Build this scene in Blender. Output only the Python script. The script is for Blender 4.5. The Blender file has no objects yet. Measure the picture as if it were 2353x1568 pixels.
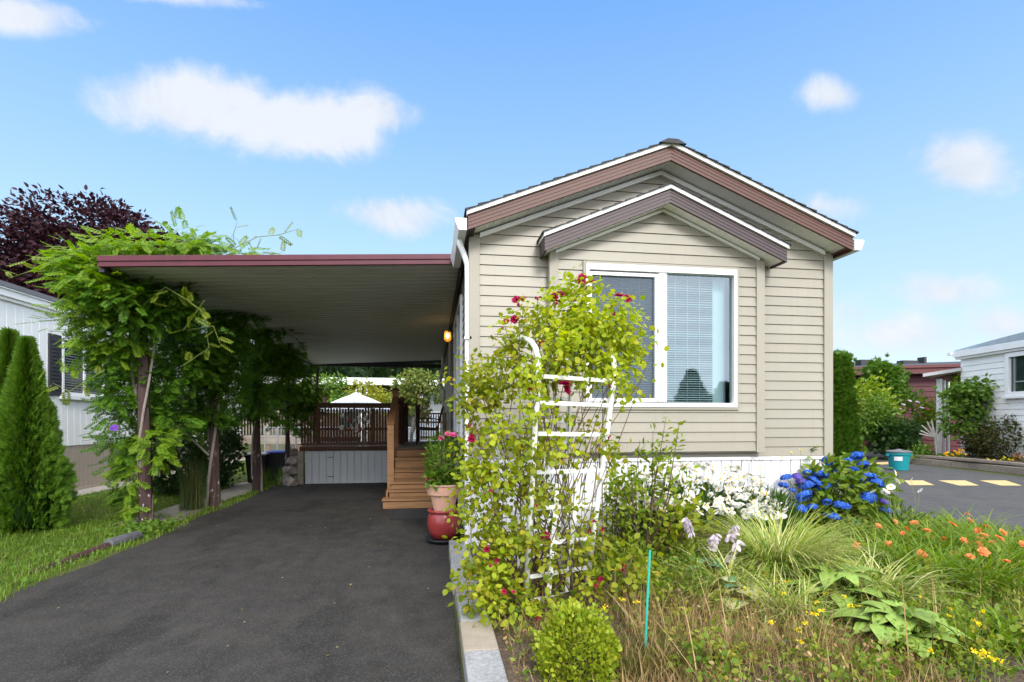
import bpy, math, random
import numpy as np
from mathutils import Vector, Matrix
random.seed(7)
rng = np.random.default_rng(11)
R = math.radians
scene = bpy.context.scene
COL = scene.collection
YAW = 8.5
CY, SY = math.cos(R(YAW)), math.sin(R(YAW))
EYE, FPX, HZ = 1.5, 1222.0, 966.0

# ---- places read off the survey of the photograph: real points in metres -----------------
def at(u, v, d):
    r = (u - 1176) / FPX * d
    return np.array([r * CY + d * SY, d * CY - r * SY, EYE + (HZ - v) * d / FPX])
def ground(u, v, z=0.0):
    return at(u, v, FPX * (EYE - z) / (v - HZ))

# ---- materials --------------------------------------------------------------------------
MATS = {}
def new_mat(name):
    m = bpy.data.materials.new(name); m.use_nodes = True
    m.node_tree.nodes.clear(); MATS[name] = m
    return m, m.node_tree
def nd(nt, typ, **kw):
    n = nt.nodes.new(typ)
    for k, v in kw.items():
        if k.startswith('_'): setattr(n, k[1:], v)
        else:
            s = n.inputs[int(k[1:])] if k[0] == 'i' and k[1:].isdigit() else n.inputs[k]
            if isinstance(v, bpy.types.NodeSocket): nt.links.new(v, s)
            else: s.default_value = v
    return n
def rgba(c): return (c[0], c[1], c[2], 1.0)
def ramp(nt, fac, stops):
    n = nt.nodes.new('ShaderNodeValToRGB'); nt.links.new(fac, n.inputs[0])
    e = n.color_ramp.elements
    while len(e) < len(stops): e.new(0.5)
    for i, (p, c) in enumerate(stops):
        e[i].position = p; e[i].color = rgba(c)
    return n.outputs[0]
def mixc(nt, fac, a, b, mode='MIX'):
    n = nt.nodes.new('ShaderNodeMix'); n.data_type = 'RGBA'; n.blend_type = mode
    for s, v in ((n.inputs[0], fac), (n.inputs[6], a), (n.inputs[7], b)):
        if isinstance(v, bpy.types.NodeSocket): nt.links.new(v, s)
        else: s.default_value = rgba(v) if isinstance(v, (tuple, list)) else v
    return n.outputs[2]
def math_n(nt, op, a, b=None, c=None, clamp=False):
    n = nt.nodes.new('ShaderNodeMath'); n.operation = op; n.use_clamp = clamp
    for i, v in enumerate((a, b, c)):
        if v is None: continue
        if isinstance(v, bpy.types.NodeSocket): nt.links.new(v, n.inputs[i])
        else: n.inputs[i].default_value = v
    return n.outputs[0]
def coords(nt, scale=(1, 1, 1), world=False):
    if world: o = nt.nodes.new('ShaderNodeNewGeometry').outputs['Position']
    else: o = nt.nodes.new('ShaderNodeTexCoord').outputs['Object']
    return nd(nt, 'ShaderNodeMapping', Vector=o, Scale=scale).outputs[0]
def noise(nt, vec, scale, detail=4, rough=.55, out=0):
    return nd(nt, 'ShaderNodeTexNoise', Vector=vec, Scale=scale, Detail=detail, Roughness=rough).outputs[out]
def finish(nt, color, rough=.6, bump=None, metallic=0, spec=.5, bstr=.3, bdist=.01, coat=0):
    b = nt.nodes.new('ShaderNodeBsdfPrincipled')
    for key, v in (('Base Color', color), ('Roughness', rough), ('Metallic', metallic), ('Specular IOR Level', spec), ('Coat Weight', coat)):
        if isinstance(v, bpy.types.NodeSocket): nt.links.new(v, b.inputs[key])
        else: b.inputs[key].default_value = rgba(v) if isinstance(v, (tuple, list)) else v
    if bump is not None:
        bm = nd(nt, 'ShaderNodeBump', Height=bump, Strength=bstr, Distance=bdist)
        nt.links.new(bm.outputs[0], b.inputs['Normal'])
    o = nt.nodes.new('ShaderNodeOutputMaterial'); nt.links.new(b.outputs[0], o.inputs[0])
    return b
def scl(c, k): return tuple(min(1, x * k) for x in c)
def plain(name, c, rough=.55, var=.12, scale=3, stretch=(1, 1, 1), metallic=0, spec=.4, bstr=.15, fine=60, coat=0):
    m, nt = new_mat(name)
    v = coords(nt, stretch)
    f = noise(nt, v, scale); f2 = noise(nt, v, fine, 2)
    col = ramp(nt, f, [(.3, scl(c, 1 - var)), (.7, scl(c, 1 + var))])
    col = mixc(nt, .35, col, ramp(nt, f2, [(.3, scl(c, 1 - var)), (.7, scl(c, 1 + var))]))
    finish(nt, col, rough, f2, metallic, spec, bstr, .004, coat)
    return m
def wood(name, c, dark=.55, axis=0, rough=.7, scale=9, knots=True):
    m, nt = new_mat(name)
    st = [14, 14, 14]; st[axis] = .9
    v = coords(nt, tuple(st))
    g = noise(nt, v, scale / 9, 6, .65)
    big = noise(nt, coords(nt), 2.2, 3)
    col = ramp(nt, g, [(.28, scl(c, dark)), (.5, c), (.75, scl(c, 1.25))])
    col = mixc(nt, ramp(nt, big, [(.35, (0, 0, 0)), (.75, (.55, .55, .55))]), col, scl(c, .6))
    isl = nt.nodes.new('ShaderNodeNewGeometry').outputs['Random Per Island']
    hs = nd(nt, 'ShaderNodeHueSaturation', Color=col, Value=math_n(nt, 'MULTIPLY_ADD', isl, .4, .8))
    finish(nt, hs.outputs[0], rough, g, 0, .25, .35, .004)
    return m
def leafmat(name, cols, transl=.35, rough=.5, spec=.25, clump=2.5, cvar=.25):
    m, nt = new_mat(name)
    g = nt.nodes.new('ShaderNodeNewGeometry')
    n = len(cols); cols = [scl(c, 1 if name.startswith('petal') else .79) for c in cols]
    col = ramp(nt, g.outputs['Random Per Island'], [((i + .0) / max(1, n - 1), c) for i, c in enumerate(cols)])
    cl = noise(nt, coords(nt), clump, 2)
    hs = nd(nt, 'ShaderNodeHueSaturation', Color=col, Value=math_n(nt, 'MULTIPLY_ADD', cl, cvar * 2, 1 - cvar))
    col = hs.outputs[0]
    b = nd(nt, 'ShaderNodeBsdfPrincipled', Roughness=rough); b.inputs['Specular IOR Level'].default_value = spec
    nt.links.new(col, b.inputs['Base Color'])
    t = nt.nodes.new('ShaderNodeBsdfTranslucent')
    tc = nd(nt, 'ShaderNodeHueSaturation', Color=col, Saturation=1.1, Value=1.25)
    nt.links.new(tc.outputs[0], t.inputs[0])
    mx = nd(nt, 'ShaderNodeMixShader', i0=transl, i1=b.outputs[0], i2=t.outputs[0])
    o = nt.nodes.new('ShaderNodeOutputMaterial'); nt.links.new(mx.outputs[0], o.inputs[0])
    return m

# ---- mesh building ----------------------------------------------------------------------
def link(o, parent=None):
    COL.objects.link(o)
    if parent is not None: o.parent = parent
    return o
def base_of(parent):
    p = Vector((0, 0, 0))
    while parent is not None:
        p += parent.location; parent = parent.parent
    return p
def tag(o, label=None, cat=None, group=None, kind=None):
    if label: o['label'] = label
    if cat: o['category'] = cat
    if group: o['group'] = group
    if kind: o['kind'] = kind
    return o
def thing(name, label, cat, loc=(0, 0, 0), group=None):
    o = bpy.data.objects.new(name, None); o.empty_display_size = .1
    o.location = tuple(float(x) for x in loc)
    link(o); return tag(o, label, cat, group, 'thing')
class MB:
    def __init__(s): s.v = []; s.f = []
    def add(s, vs, fs):
        b = len(s.v); s.v += [tuple(float(c) for c in p) for p in vs]; s.f += [tuple(b + i for i in f) for f in fs]; return s
    def box(s, x0, x1, y0, y1, z0, z1):
        return s.add([(x0, y0, z0), (x1, y0, z0), (x1, y1, z0), (x0, y1, z0), (x0, y0, z1), (x1, y0, z1), (x1, y1, z1), (x0, y1, z1)],
                     [(0, 3, 2, 1), (4, 5, 6, 7), (0, 1, 5, 4), (1, 2, 6, 5), (2, 3, 7, 6), (3, 0, 4, 7)])
    def bar(s, a, b, w, h, up=(0, 0, 1)):
        a, b = Vector(a), Vector(b); d = (b - a).normalized(); up = Vector(up)
        if abs(d.dot(up)) > .98: up = Vector((0, 1, 0))
        x = d.cross(up).normalized() * w / 2; y = x.cross(d).normalized() * h / 2
        vs = [a - x - y, a + x - y, a + x + y, a - x + y, b - x - y, b + x - y, b + x + y, b - x + y]
        return s.add(vs, [(0, 1, 2, 3), (7, 6, 5, 4), (0, 4, 5, 1), (1, 5, 6, 2), (2, 6, 7, 3), (3, 7, 4, 0)])
    def tube(s, pts, rad, n=8, cap=True):
        pts = [Vector(p) for p in pts]
        if not isinstance(rad, (list, tuple)): rad = [rad] * len(pts)
        vs = []; fs = []; prev = None
        for i, p in enumerate(pts):
            d = (pts[min(i + 1, len(pts) - 1)] - pts[max(i - 1, 0)])
            d = d.normalized() if d.length > 1e-9 else Vector((0, 0, 1))
            if prev is None:
                ref = Vector((1, 0, 0)) if abs(d.x) < .8 else Vector((0, 1, 0))
                x = d.cross(ref).normalized()
            else:
                x = (prev - d * prev.dot(d)); x = x.normalized() if x.length > 1e-6 else d.orthogonal().normalized()
            prev = x; y = d.cross(x)
            for k in range(n):
                a = 2 * math.pi * k / n; vs.append(p + (x * math.cos(a) + y * math.sin(a)) * rad[i])
        for i in range(len(pts) - 1):
            for k in range(n):
                fs.append((i * n + k, i * n + (k + 1) % n, (i + 1) * n + (k + 1) % n, (i + 1) * n + k))
        if cap:
            fs.append(tuple(range(n - 1, -1, -1))); fs.append(tuple((len(pts) - 1) * n + k for k in range(n)))
        return s.add(vs, fs)
    def lathe(s, prof, c=(0, 0, 0), n=28):
        vs = []; fs = []
        for r, z in prof:
            for k in range(n):
                a = 2 * math.pi * k / n; vs.append((c[0] + r * math.cos(a), c[1] + r * math.sin(a), c[2] + z))
        for i in range(len(prof) - 1):
            for k in range(n): fs.append((i * n + k, i * n + (k + 1) % n, (i + 1) * n + (k + 1) % n, (i + 1) * n + k))
        fs.append(tuple(range(n - 1, -1, -1))); fs.append(tuple((len(prof) - 1) * n + k for k in range(n)))
        return s.add(vs, fs)
    def prism(s, poly, d):
        n = len(poly); d = Vector(d); a = [Vector(p) for p in poly]
        return s.add(a + [p + d for p in a], [tuple(range(n)), tuple(range(2 * n - 1, n - 1, -1))] + [(i, n + i, n + (i + 1) % n, (i + 1) % n) for i in range(n)])
    def quad(s, *p): return s.add(p, [tuple(range(len(p)))])
    def build(s, name, mat, parent=None, smooth=False, bevel=0, seg=2):
        me = bpy.data.meshes.new(name); off = base_of(parent)
        me.from_pydata([(x - off.x, y - off.y, z - off.z) for x, y, z in s.v], [], s.f); me.update()
        if smooth: me.polygons.foreach_set('use_smooth', [True] * len(me.polygons))
        me.materials.append(mat if not isinstance(mat, str) else MATS[mat])
        o = bpy.data.objects.new(name, me); link(o, parent)
        if bevel:
            b = o.modifiers.new('bevel', 'BEVEL'); b.width = bevel; b.segments = seg; b.limit_method = 'ANGLE'; b.angle_limit = R(40)
        return o

# ---- foliage: many leaf-sized faces in numpy ----------------------------------------------
T_LEAF = (np.array([(0, 0, 0), (.26, .35, .07), (.2, .7, .03), (0, 1, -.1), (-.2, .7, .03), (-.26, .35, .07)]), [(0, 1, 2, 3), (3, 4, 5, 0)])
T_ROUND = (np.array([(0, 0, 0), (.36, .3, .06), (.34, .68, .0), (0, 1, -.1), (-.34, .68, .0), (-.36, .3, .06)]), [(0, 1, 2, 3), (3, 4, 5, 0)])
T_PETAL = (T_ROUND[0] * np.array([.62, 1, 1]), T_ROUND[1])
T_NARROW = (np.array([(0, 0, 0), (.1, .4, .03), (0, 1, -.12), (-.1, .4, .03)]), [(0, 1, 2, 3)])
def _spray():
    vs = []; fs = []
    for a, l in ((-38, .7), (0, 1), (38, .7), (-15, .9), (20, .85)):
        c, s_ = math.cos(R(a)), math.sin(R(a)); b = len(vs); z = .1 * math.sin(a)
        for x, y in ((0, 0), (.09, .45 * l), (0, l), (-.09, .45 * l)):
            vs.append((x * c + y * s_, -x * s_ + y * c, z * y))
        fs.append((b, b + 1, b + 2, b + 3))
    return np.array(vs), fs
T_SPRAY = _spray()
def _pinnate(n=6):
    vs = []; fs = []
    def lf(px, py, a, l, w, z):
        c, s_ = math.cos(a), math.sin(a); b = len(vs)
        for x, y in ((0, 0), (w, .45 * l), (0, l), (-w, .45 * l)):
            vs.append((px + x * c + y * s_, py - x * s_ + y * c, z - .25 * y * abs(s_) - .1 * (py ** 2)))
        fs.append((b, b + 1, b + 2, b + 3))
    for i in range(n):
        t = .15 + .75 * i / (n - 1); l = .34 * (1 - .35 * abs(t - .45))
        lf(0, t, R(62 - 18 * t), l, .07, 0); lf(0, t + .03, -R(62 - 18 * t), l, .07, 0)
    lf(0, .92, 0, .3, .07, 0)
    b = len(vs); vs.extend([(-.008, 0, 0), (.008, 0, 0), (.004, .95, -.09), (-.004, .95, -.09)]); fs.append((b, b + 1, b + 2, b + 3))
    return np.array(vs), fs
T_PIN = _pinnate()
def norm(a):
    l = np.linalg.norm(a, axis=-1, keepdims=True); return a / np.maximum(l, 1e-9)
def rdir(n): return norm(rng.normal(size=(n, 3)))
class LB:
    def __init__(s): s.V = []; s.L = []; s.C = []; s.n = 0
    def leaves(s, tmpl, P, A, N, S):
        t, faces = tmpl; P = np.asarray(P, float); k = len(P)
        if k == 0: return s
        S = np.broadcast_to(np.asarray(S, float), (k,)); A = norm(np.asarray(A, float)); X = np.cross(A, N)
        bad = np.linalg.norm(X, axis=1) < 1e-4; X[bad] = np.cross(A[bad], np.array([.3, .9, .2])); X = norm(X); N2 = np.cross(X, A)
        V = P[:, None, :] + S[:, None, None] * (t[None, :, 0:1] * X[:, None, :] + t[None, :, 1:2] * A[:, None, :] + t[None, :, 2:3] * N2[:, None, :])
        s.push(V.reshape(-1, 3), faces, len(t), k); return s
    def push(s, V, faces, stride, k):
        fl = np.array([i for f in faces for i in f]); fc = np.array([len(f) for f in faces])
        s.L.append((fl[None, :] + np.arange(k)[:, None] * stride + s.n).ravel()); s.C.append(np.tile(fc, k)); s.V.append(V); s.n += len(V)
    def blades(s, P, ang, length, lean, bend, width, segs=4):
        P = np.asarray(P, float); k = len(P)
        if k == 0: return s
        b = lambda x: np.broadcast_to(np.asarray(x, float), (k,))
        ang, length, lean, bend, width = map(b, (ang, length, lean, bend, width))
        h = np.stack([np.cos(ang), np.sin(ang), np.zeros(k)], 1); side = np.stack([-np.sin(ang), np.cos(ang), np.zeros(k)], 1)
        cur = P.copy(); rows = []
        for i in range(segs + 1):
            t = i / segs; w = width * (1 - t ** 1.6) * (.55 + .9 * min(t * 2, .5)) + .0004
            rows.append(cur - side * w[:, None] / 2); rows.append(cur + side * w[:, None] / 2)
            th = lean + bend * (t + .5 / segs)
            cur = cur + (h * np.sin(th)[:, None] + np.array([0, 0, 1.]) * np.cos(th)[:, None]) * (length / segs)[:, None]
        V = np.stack(rows, 1)
        s.push(V.reshape(-1, 3), [(2 * i, 2 * i + 1, 2 * i + 3, 2 * i + 2) for i in range(segs)], 2 * segs + 2, k); return s
    def build(s, name, mat, parent=None, smooth=False):
        V = np.concatenate(s.V); L = np.concatenate(s.L).astype(np.int32); Cn = np.concatenate(s.C)
        off = base_of(parent); V = V - np.array([off.x, off.y, off.z])
        me = bpy.data.meshes.new(name); me.vertices.add(len(V)); me.vertices.foreach_set('co', V.astype(np.float32).ravel())
        me.loops.add(len(L)); me.loops.foreach_set('vertex_index', L)
        st = np.concatenate([[0], np.cumsum(Cn)[:-1]]).astype(np.int32)
        me.polygons.add(len(Cn)); me.polygons.foreach_set('loop_start', st)
        if smooth: me.polygons.foreach_set('use_smooth', np.ones(len(Cn), bool))
        me.update(calc_edges=True)
        me.materials.append(mat if not isinstance(mat, str) else MATS[mat])
        o = bpy.data.objects.new(name, me); return link(o, parent)
def in_blob(n, c, r, shell=.35):
    """points in an ellipsoid, denser toward the outside; and their outward directions"""
    d = rdir(n); k = rng.uniform(shell ** 3, 1, n) ** (1 / 3)
    r = np.asarray(r, float)
    return np.asarray(c, float) + d * k[:, None] * r, norm(d / r)
def clumped(n, c, r, m, cr, shell=.45):
    """n points gathered round m twig centres inside an ellipsoid: leaves gaps and bumps"""
    cc, _ = in_blob(m, c, r, shell); i = rng.integers(0, m, n)
    P = cc[i] + rng.normal(size=(n, 3)) * np.asarray(cr)[None] * .5
    out = norm((P - np.asarray(c)) / np.asarray(r)); loc = norm(P - cc[i])
    return P, norm(out * .6 + loc * .8)
def leafy(lb, tmpl, P, out, size, droop=.3, jit=.7, up=.35):
    n = len(P); A = norm(out + rdir(n) * jit + np.array([0, 0, -droop])); N = norm(out * .5 + rdir(n) * .6 + np.array([0, 0, up]))
    lb.leaves(tmpl, P, A, N, size * rng.uniform(.65, 1.25, n))
# ---- world: daylight sky, scattered clouds ahead, added fill clouds out of view -------------------------------------------
SUN_EL, SUN_AZ = 36.0, 170.0          # azimuth clockwise from +Y: behind the camera, a little to the right
def make_world():
    w = bpy.data.worlds.new('World'); scene.world = w; w.use_nodes = True
    nt = w.node_tree; nt.nodes.clear()
    sky = nt.nodes.new('ShaderNodeTexSky'); sky.sky_type = 'NISHITA'; sky.sun_disc = False
    sky.sun_elevation = R(SUN_EL); sky.sun_rotation = R(SUN_AZ); sky.air_density = 1.1; sky.dust_density = .6; sky.ozone_density = 2.2
    d = nt.nodes.new('ShaderNodeTexCoord').outputs['Generated']
    sep = nd(nt, 'ShaderNodeSeparateXYZ', i0=d)
    x, y, z = sep.outputs
    ys = math_n(nt, 'MAXIMUM', y, .05)
    gx, gz = math_n(nt, 'DIVIDE', x, ys), math_n(nt, 'DIVIDE', z, ys)
    wv = nd(nt, 'ShaderNodeTexNoise', Vector=d, Scale=3.5, Detail=3).outputs['Color']
    wd_ = nd(nt, 'ShaderNodeVectorMath', _operation='MULTIPLY_ADD', i0=wv, i1=(.22, .22, .22), i2=d).outputs[0]
    n1 = noise(nt, wd_, 8, 9, .64); n2 = noise(nt, d, 2.2, 4, .5)
    best = None
    for (u, v, ru, rv, den) in CLOUDS:
        t = (u - 1176) / FPX; cx = (SY + t * CY) / (CY - t * SY); cz = (HZ - v) / FPX * (cx * SY + CY)
        k = (cx * SY + CY); rx = ru / FPX * k * .98; rz = rv / FPX * k * .98
        a = math_n(nt, 'MULTIPLY', math_n(nt, 'SUBTRACT', gx, cx), 1 / rx)
        b = math_n(nt, 'MULTIPLY', math_n(nt, 'SUBTRACT', gz, cz), 1 / rz)
        q = math_n(nt, 'SQRT', math_n(nt, 'ADD', math_n(nt, 'MULTIPLY', a, a), math_n(nt, 'MULTIPLY', b, b)))
        m = math_n(nt, 'MULTIPLY', math_n(nt, 'SUBTRACT', 1.0, q), den)
        best = m if best is None else math_n(nt, 'MAXIMUM', best, m)
    best = math_n(nt, 'ADD', best, math_n(nt, 'MULTIPLY', math_n(nt, 'SUBTRACT', n1, .53), 1.45))
    front = nd(nt, 'ShaderNodeMapRange', Value=best, i1=-.08, i2=.55, i3=0, i4=.88); front.interpolation_type = 'SMOOTHSTEP'
    fmask = nd(nt, 'ShaderNodeMapRange', Value=y, i1=.12, i2=.3, i3=0, i4=1)
    f1 = math_n(nt, 'MULTIPLY', front.outputs[0], fmask.outputs[0])
    back = nd(nt, 'ShaderNodeMapRange', Value=n2, i1=.30, i2=.52, i3=0, i4=.95); back.interpolation_type = 'SMOOTHSTEP'  # unseen bright clouds behind and overhead, added as neutral fill light
    bmask = nd(nt, 'ShaderNodeMapRange', Value=y, i1=-.1, i2=.05, i3=1, i4=0)
    zen = nd(nt, 'ShaderNodeMapRange', Value=z, i1=.70, i2=.8, i3=0, i4=1)
    f2 = math_n(nt, 'MULTIPLY', back.outputs[0], math_n(nt, 'MAXIMUM', bmask.outputs[0], zen.outputs[0]))
    up = nd(nt, 'ShaderNodeMapRange', Value=z, i1=-.02, i2=.06, i3=0, i4=1)
    fac = math_n(nt, 'MULTIPLY', math_n(nt, 'MAXIMUM', f1, f2), up.outputs[0])
    hs = nd(nt, 'ShaderNodeHueSaturation', Color=sky.outputs[0], Hue=.5, Saturation=SKY_SAT, Value=SKY_VAL)
    air = ramp(nt, z, [(0, (.66, .80, .92)), (.12, (.58, .76, .94)), (.28, (.45, .69, .95)), (.45, (.30, .56, .95)), (.62, (.175, .425, .92)), (.9, (.14, .36, .82))])
    skyc = mixc(nt, .12, mixc(nt, 1.0, air, (SKY_V, SKY_V, SKY_V), 'MULTIPLY'), hs.outputs[0])
    sh = ramp(nt, math_n(nt, 'ADD', math_n(nt, 'MULTIPLY', n1, .6), math_n(nt, 'MULTIPLY', n2, .4)), [(.36, (.70, .76, .86)), (.58, (.90, .92, .96))])
    cc = mixc(nt, 1.0, sh, mixc(nt, math_n(nt, 'MAXIMUM', bmask.outputs[0], zen.outputs[0]), (SKY_V, SKY_V, SKY_V), (FILL_CLOUD_V, FILL_CLOUD_V, FILL_CLOUD_V)), 'MULTIPLY')
    col = mixc(nt, fac, skyc, cc)
    bg = nd(nt, 'ShaderNodeBackground', Color=col, Strength=SKY_STR)
    o = nt.nodes.new('ShaderNodeOutputWorld'); nt.links.new(bg.outputs[0], o.inputs[0])
def scl2(c, k): return tuple(x * k for x in c)
CLOUDS = [(470, 245, 250, 105, 1.0), (690, 290, 270, 100, 1.0), (860, 260, 130, 75, .8), (900, 497, 150, 60, .8), (1910, 217, 95, 55, .62), (2215, 383, 150, 75, .8),
          (1900, 472, 110, 42, .5), (40, 35, 170, 55, .8), (430, -5, 220, 30, .6), (2170, 670, 190, 55, .62), (2090, 770, 330, 80, .55), (2300, 750, 180, 70, .6), (1960, 720, 140, 60, .4)]
SKY_STR, SKY_SAT, SKY_VAL, FILL_CLOUD_V, SKY_V = .15, 1.0, 1.0, 7.5, 2.2
make_world()
sun = bpy.data.lights.new('sun', 'SUN'); sun.energy = 1.1; sun.angle = R(16); sun.color = (1, .95, .87)
so = link(bpy.data.objects.new('sun', sun))
sd = Vector((math.sin(R(SUN_AZ)) * math.cos(R(SUN_EL)), math.cos(R(SUN_AZ)) * math.cos(R(SUN_EL)), math.sin(R(SUN_EL))))
so.rotation_euler = sd.to_track_quat('Z', 'Y').to_euler()
# ---- camera -------------------------------------------------------------------------------
cam = bpy.data.cameras.new('camera'); cam.sensor_width = 36; cam.lens = 36 * FPX / 2353
cam.shift_y = (HZ - 784) / 2353; cam.clip_end = 2000; cam.clip_start = .05
co = link(bpy.data.objects.new('camera', cam)); co.location = (0, 0, EYE); co.rotation_euler = (R(90), 0, R(-YAW))
scene.camera = co
scene.view_settings.view_transform = 'Standard'; scene.view_settings.look = 'None'
scene.view_settings.exposure = 1.65; scene.view_settings.gamma = 1
scene.cycles.max_bounces = 8; scene.cycles.transparent_max_bounces = 12; scene.cycles.transmission_bounces = 4
scene.cycles.diffuse_bounces = 4; scene.cycles.glossy_bounces = 3
scene.cycles.caustics_reflective = False; scene.cycles.caustics_refractive = False

# ---- materials ------------------------------------------------------------------------------
def mat_siding():
    m, nt = new_mat('siding'); g = nt.nodes.new('ShaderNodeNewGeometry'); c = (.292, .268, .220)
    big = noise(nt, coords(nt, (1, 1, .5), True), 1.1, 4); streak = noise(nt, coords(nt, (9, 9, .5), True), 1.5, 4, .6)
    col = ramp(nt, big, [(.3, scl(c, .94)), (.7, scl(c, 1.06))])
    col = mixc(nt, ramp(nt, streak, [(.5, (0, 0, 0)), (.8, (.35, .35, .35))]), col, (.25, .215, .17))
    zz = nd(nt, 'ShaderNodeSeparateXYZ', i0=g.outputs['Position']).outputs[2]
    sp = nd(nt, 'ShaderNodeMapRange', Value=zz, i1=1.05, i2=1.5, i3=.4, i4=0)
    col = mixc(nt, math_n(nt, 'MULTIPLY', sp.outputs[0], noise(nt, coords(nt, world=True), 9, 4)), col, (.2, .17, .13))
    hs = nd(nt, 'ShaderNodeHueSaturation', Color=col, Value=math_n(nt, 'MULTIPLY_ADD', g.outputs['Random Per Island'], .07, .965))
    finish(nt, hs.outputs[0], .42, noise(nt, coords(nt, (3, 3, 14), True), 3, 3), bstr=.12, bdist=.006, spec=.4)
mat_siding()
plain('trim_beige', (.297, .273, .225), .45, .04, 1.5)
plain('white_paint', (.80, .80, .80), .4, .04, 2, bstr=.05)
plain('white_vinyl', (.74, .74, .76), .4, .06, 3, bstr=.05)
plain('gutter_white', (.78, .78, .78), .35, .06, 5, bstr=.05)
plain('white_tube', (.80, .80, .79), .35, .08, 8, bstr=.1)
plain('soffit_white', (.86, .86, .85), .5, .06, 3)
plain('brown_fascia', (.088, .034, .025), .5, .16, 4, (1, 1, 12), bstr=.2)
plain('plum_fascia', (.052, .033, .036), .5, .14, 4, (1, 1, 12), bstr=.2)
plain('red_fascia', (.085, .012, .024), .45, .2, 6, bstr=.1)
plain('dark_edge', (.03, .03, .035), .6)
plain('black_plastic', (.015, .016, .018), .45, .2)
plain('black_rubber', (.012, .012, .013), .7, .3, 20)
plain('bluegrey_boards', (.54, .55, .57), .6, .07, 2, (6, 6, 1))
plain('grey_wall', (.20, .21, .22), .6)
plain('brown_wall', (.055, .032, .02), .7, .3)
plain('blue_house', (.42, .47, .55), .6, .05)
plain('white_metal_wall', (.84, .835, .82), .45, .04, 2)
plain('skirt_beige', (.36, .30, .24), .6, .06, 2)
plain('red_siding', (.085, .009, .016), .5, .12, 2)
plain('terracotta', (.62, .36, .26), .7, .1, 6, bstr=.15)
plain('red_glaze', (.28, .035, .035), .3, .22, 25, coat=.3)
plain('teal_plastic', (.01, .24, .27), .4, .08)
plain('grey_plastic', (.14, .13, .14), .5, .1)
plain('blue_plastic', (.06, .1, .5), .4, .08)
plain('galvanised', (.42, .44, .46), .45, .1, metallic=.6)
plain('conduit_grey', (.42, .42, .42), .5, .12)
plain('canvas', (.66, .65, .67), .8, .05)
plain('weave_brown', (.05, .035, .025), .7, .2)
plain('stake_green', (.03, .36, .27), .4, .1)
plain('pipe_grey', (.10, .10, .11), .5, .3, 12)
plain('stem_brown', (.10, .06, .04), .8, .3, 9)
plain('stem_green', (.16, .2, .05), .6, .25, 9)
plain('bark_red', (.12, .06, .04), .85, .45, 7, (6, 6, .7), bstr=.9, fine=35)
plain('bark_grey', (.25, .22, .19), .85, .35, 9, (5, 5, .8), bstr=.8)
plain('bark_white', (.45, .42, .38), .8, .3, 9, (3, 3, 1), bstr=.6)
wood('wood_tread', (.27, .145, .068), .6, 0, scale=16)
wood('wood_post', (.24, .115, .05), .6, 2, scale=16)
wood('wood_dark', (.10, .048, .026), .5, 2, scale=12)
wood('wood_beam', (.10, .05, .03), .55, 0, scale=12)
wood('wood_light', (.66, .45, .24), .7, 2, scale=10)
wood('wood_grey', (.30, .25, .20), .6, 0, scale=10)
def mat_post():
    m, nt = new_mat('post_red')
    g = noise(nt, coords(nt, (12, 12, .8)), 1.3, 5)
    col = ramp(nt, g, [(.3, (.020, .011, .010)), (.55, (.048, .020, .018)), (.8, (.08, .036, .031))])
    p = noise(nt, coords(nt, (4, 4, 2)), 2.0, 5, .7)
    low = nd(nt, 'ShaderNodeSeparateXYZ', i0=nt.nodes.new('ShaderNodeTexCoord').outputs['Object']).outputs[2]
    m2 = nd(nt, 'ShaderNodeMapRange', Value=p, i1=.6, i2=.63)
    lowm = nd(nt, 'ShaderNodeMapRange', Value=low, i1=.5, i2=1.0, i3=1, i4=0)
    col = mixc(nt, math_n(nt, 'MULTIPLY', m2.outputs[0], lowm.outputs[0]), col, (.5, .47, .45))
    finish(nt, col, .7, g, bstr=.6, bdist=.006)
mat_post()
def mat_shingle():
    m, nt = new_mat('shingle')
    v = coords(nt)
    a = noise(nt, v, 6, 3); f = noise(nt, v, 120, 2)
    br = nd(nt, 'ShaderNodeTexVoronoi', Vector=coords(nt, (4, 3.3, 0)), Scale=1.0)
    col = ramp(nt, a, [(.3, (.02, .021, .026)), (.7, (.05, .052, .06))])
    col = mixc(nt, .5, col, ramp(nt, f, [(.3, (.012, .012, .015)), (.7, (.08, .08, .09))]))
    finish(nt, col, .85, f, bstr=.5, bdist=.004)
mat_shingle()
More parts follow.
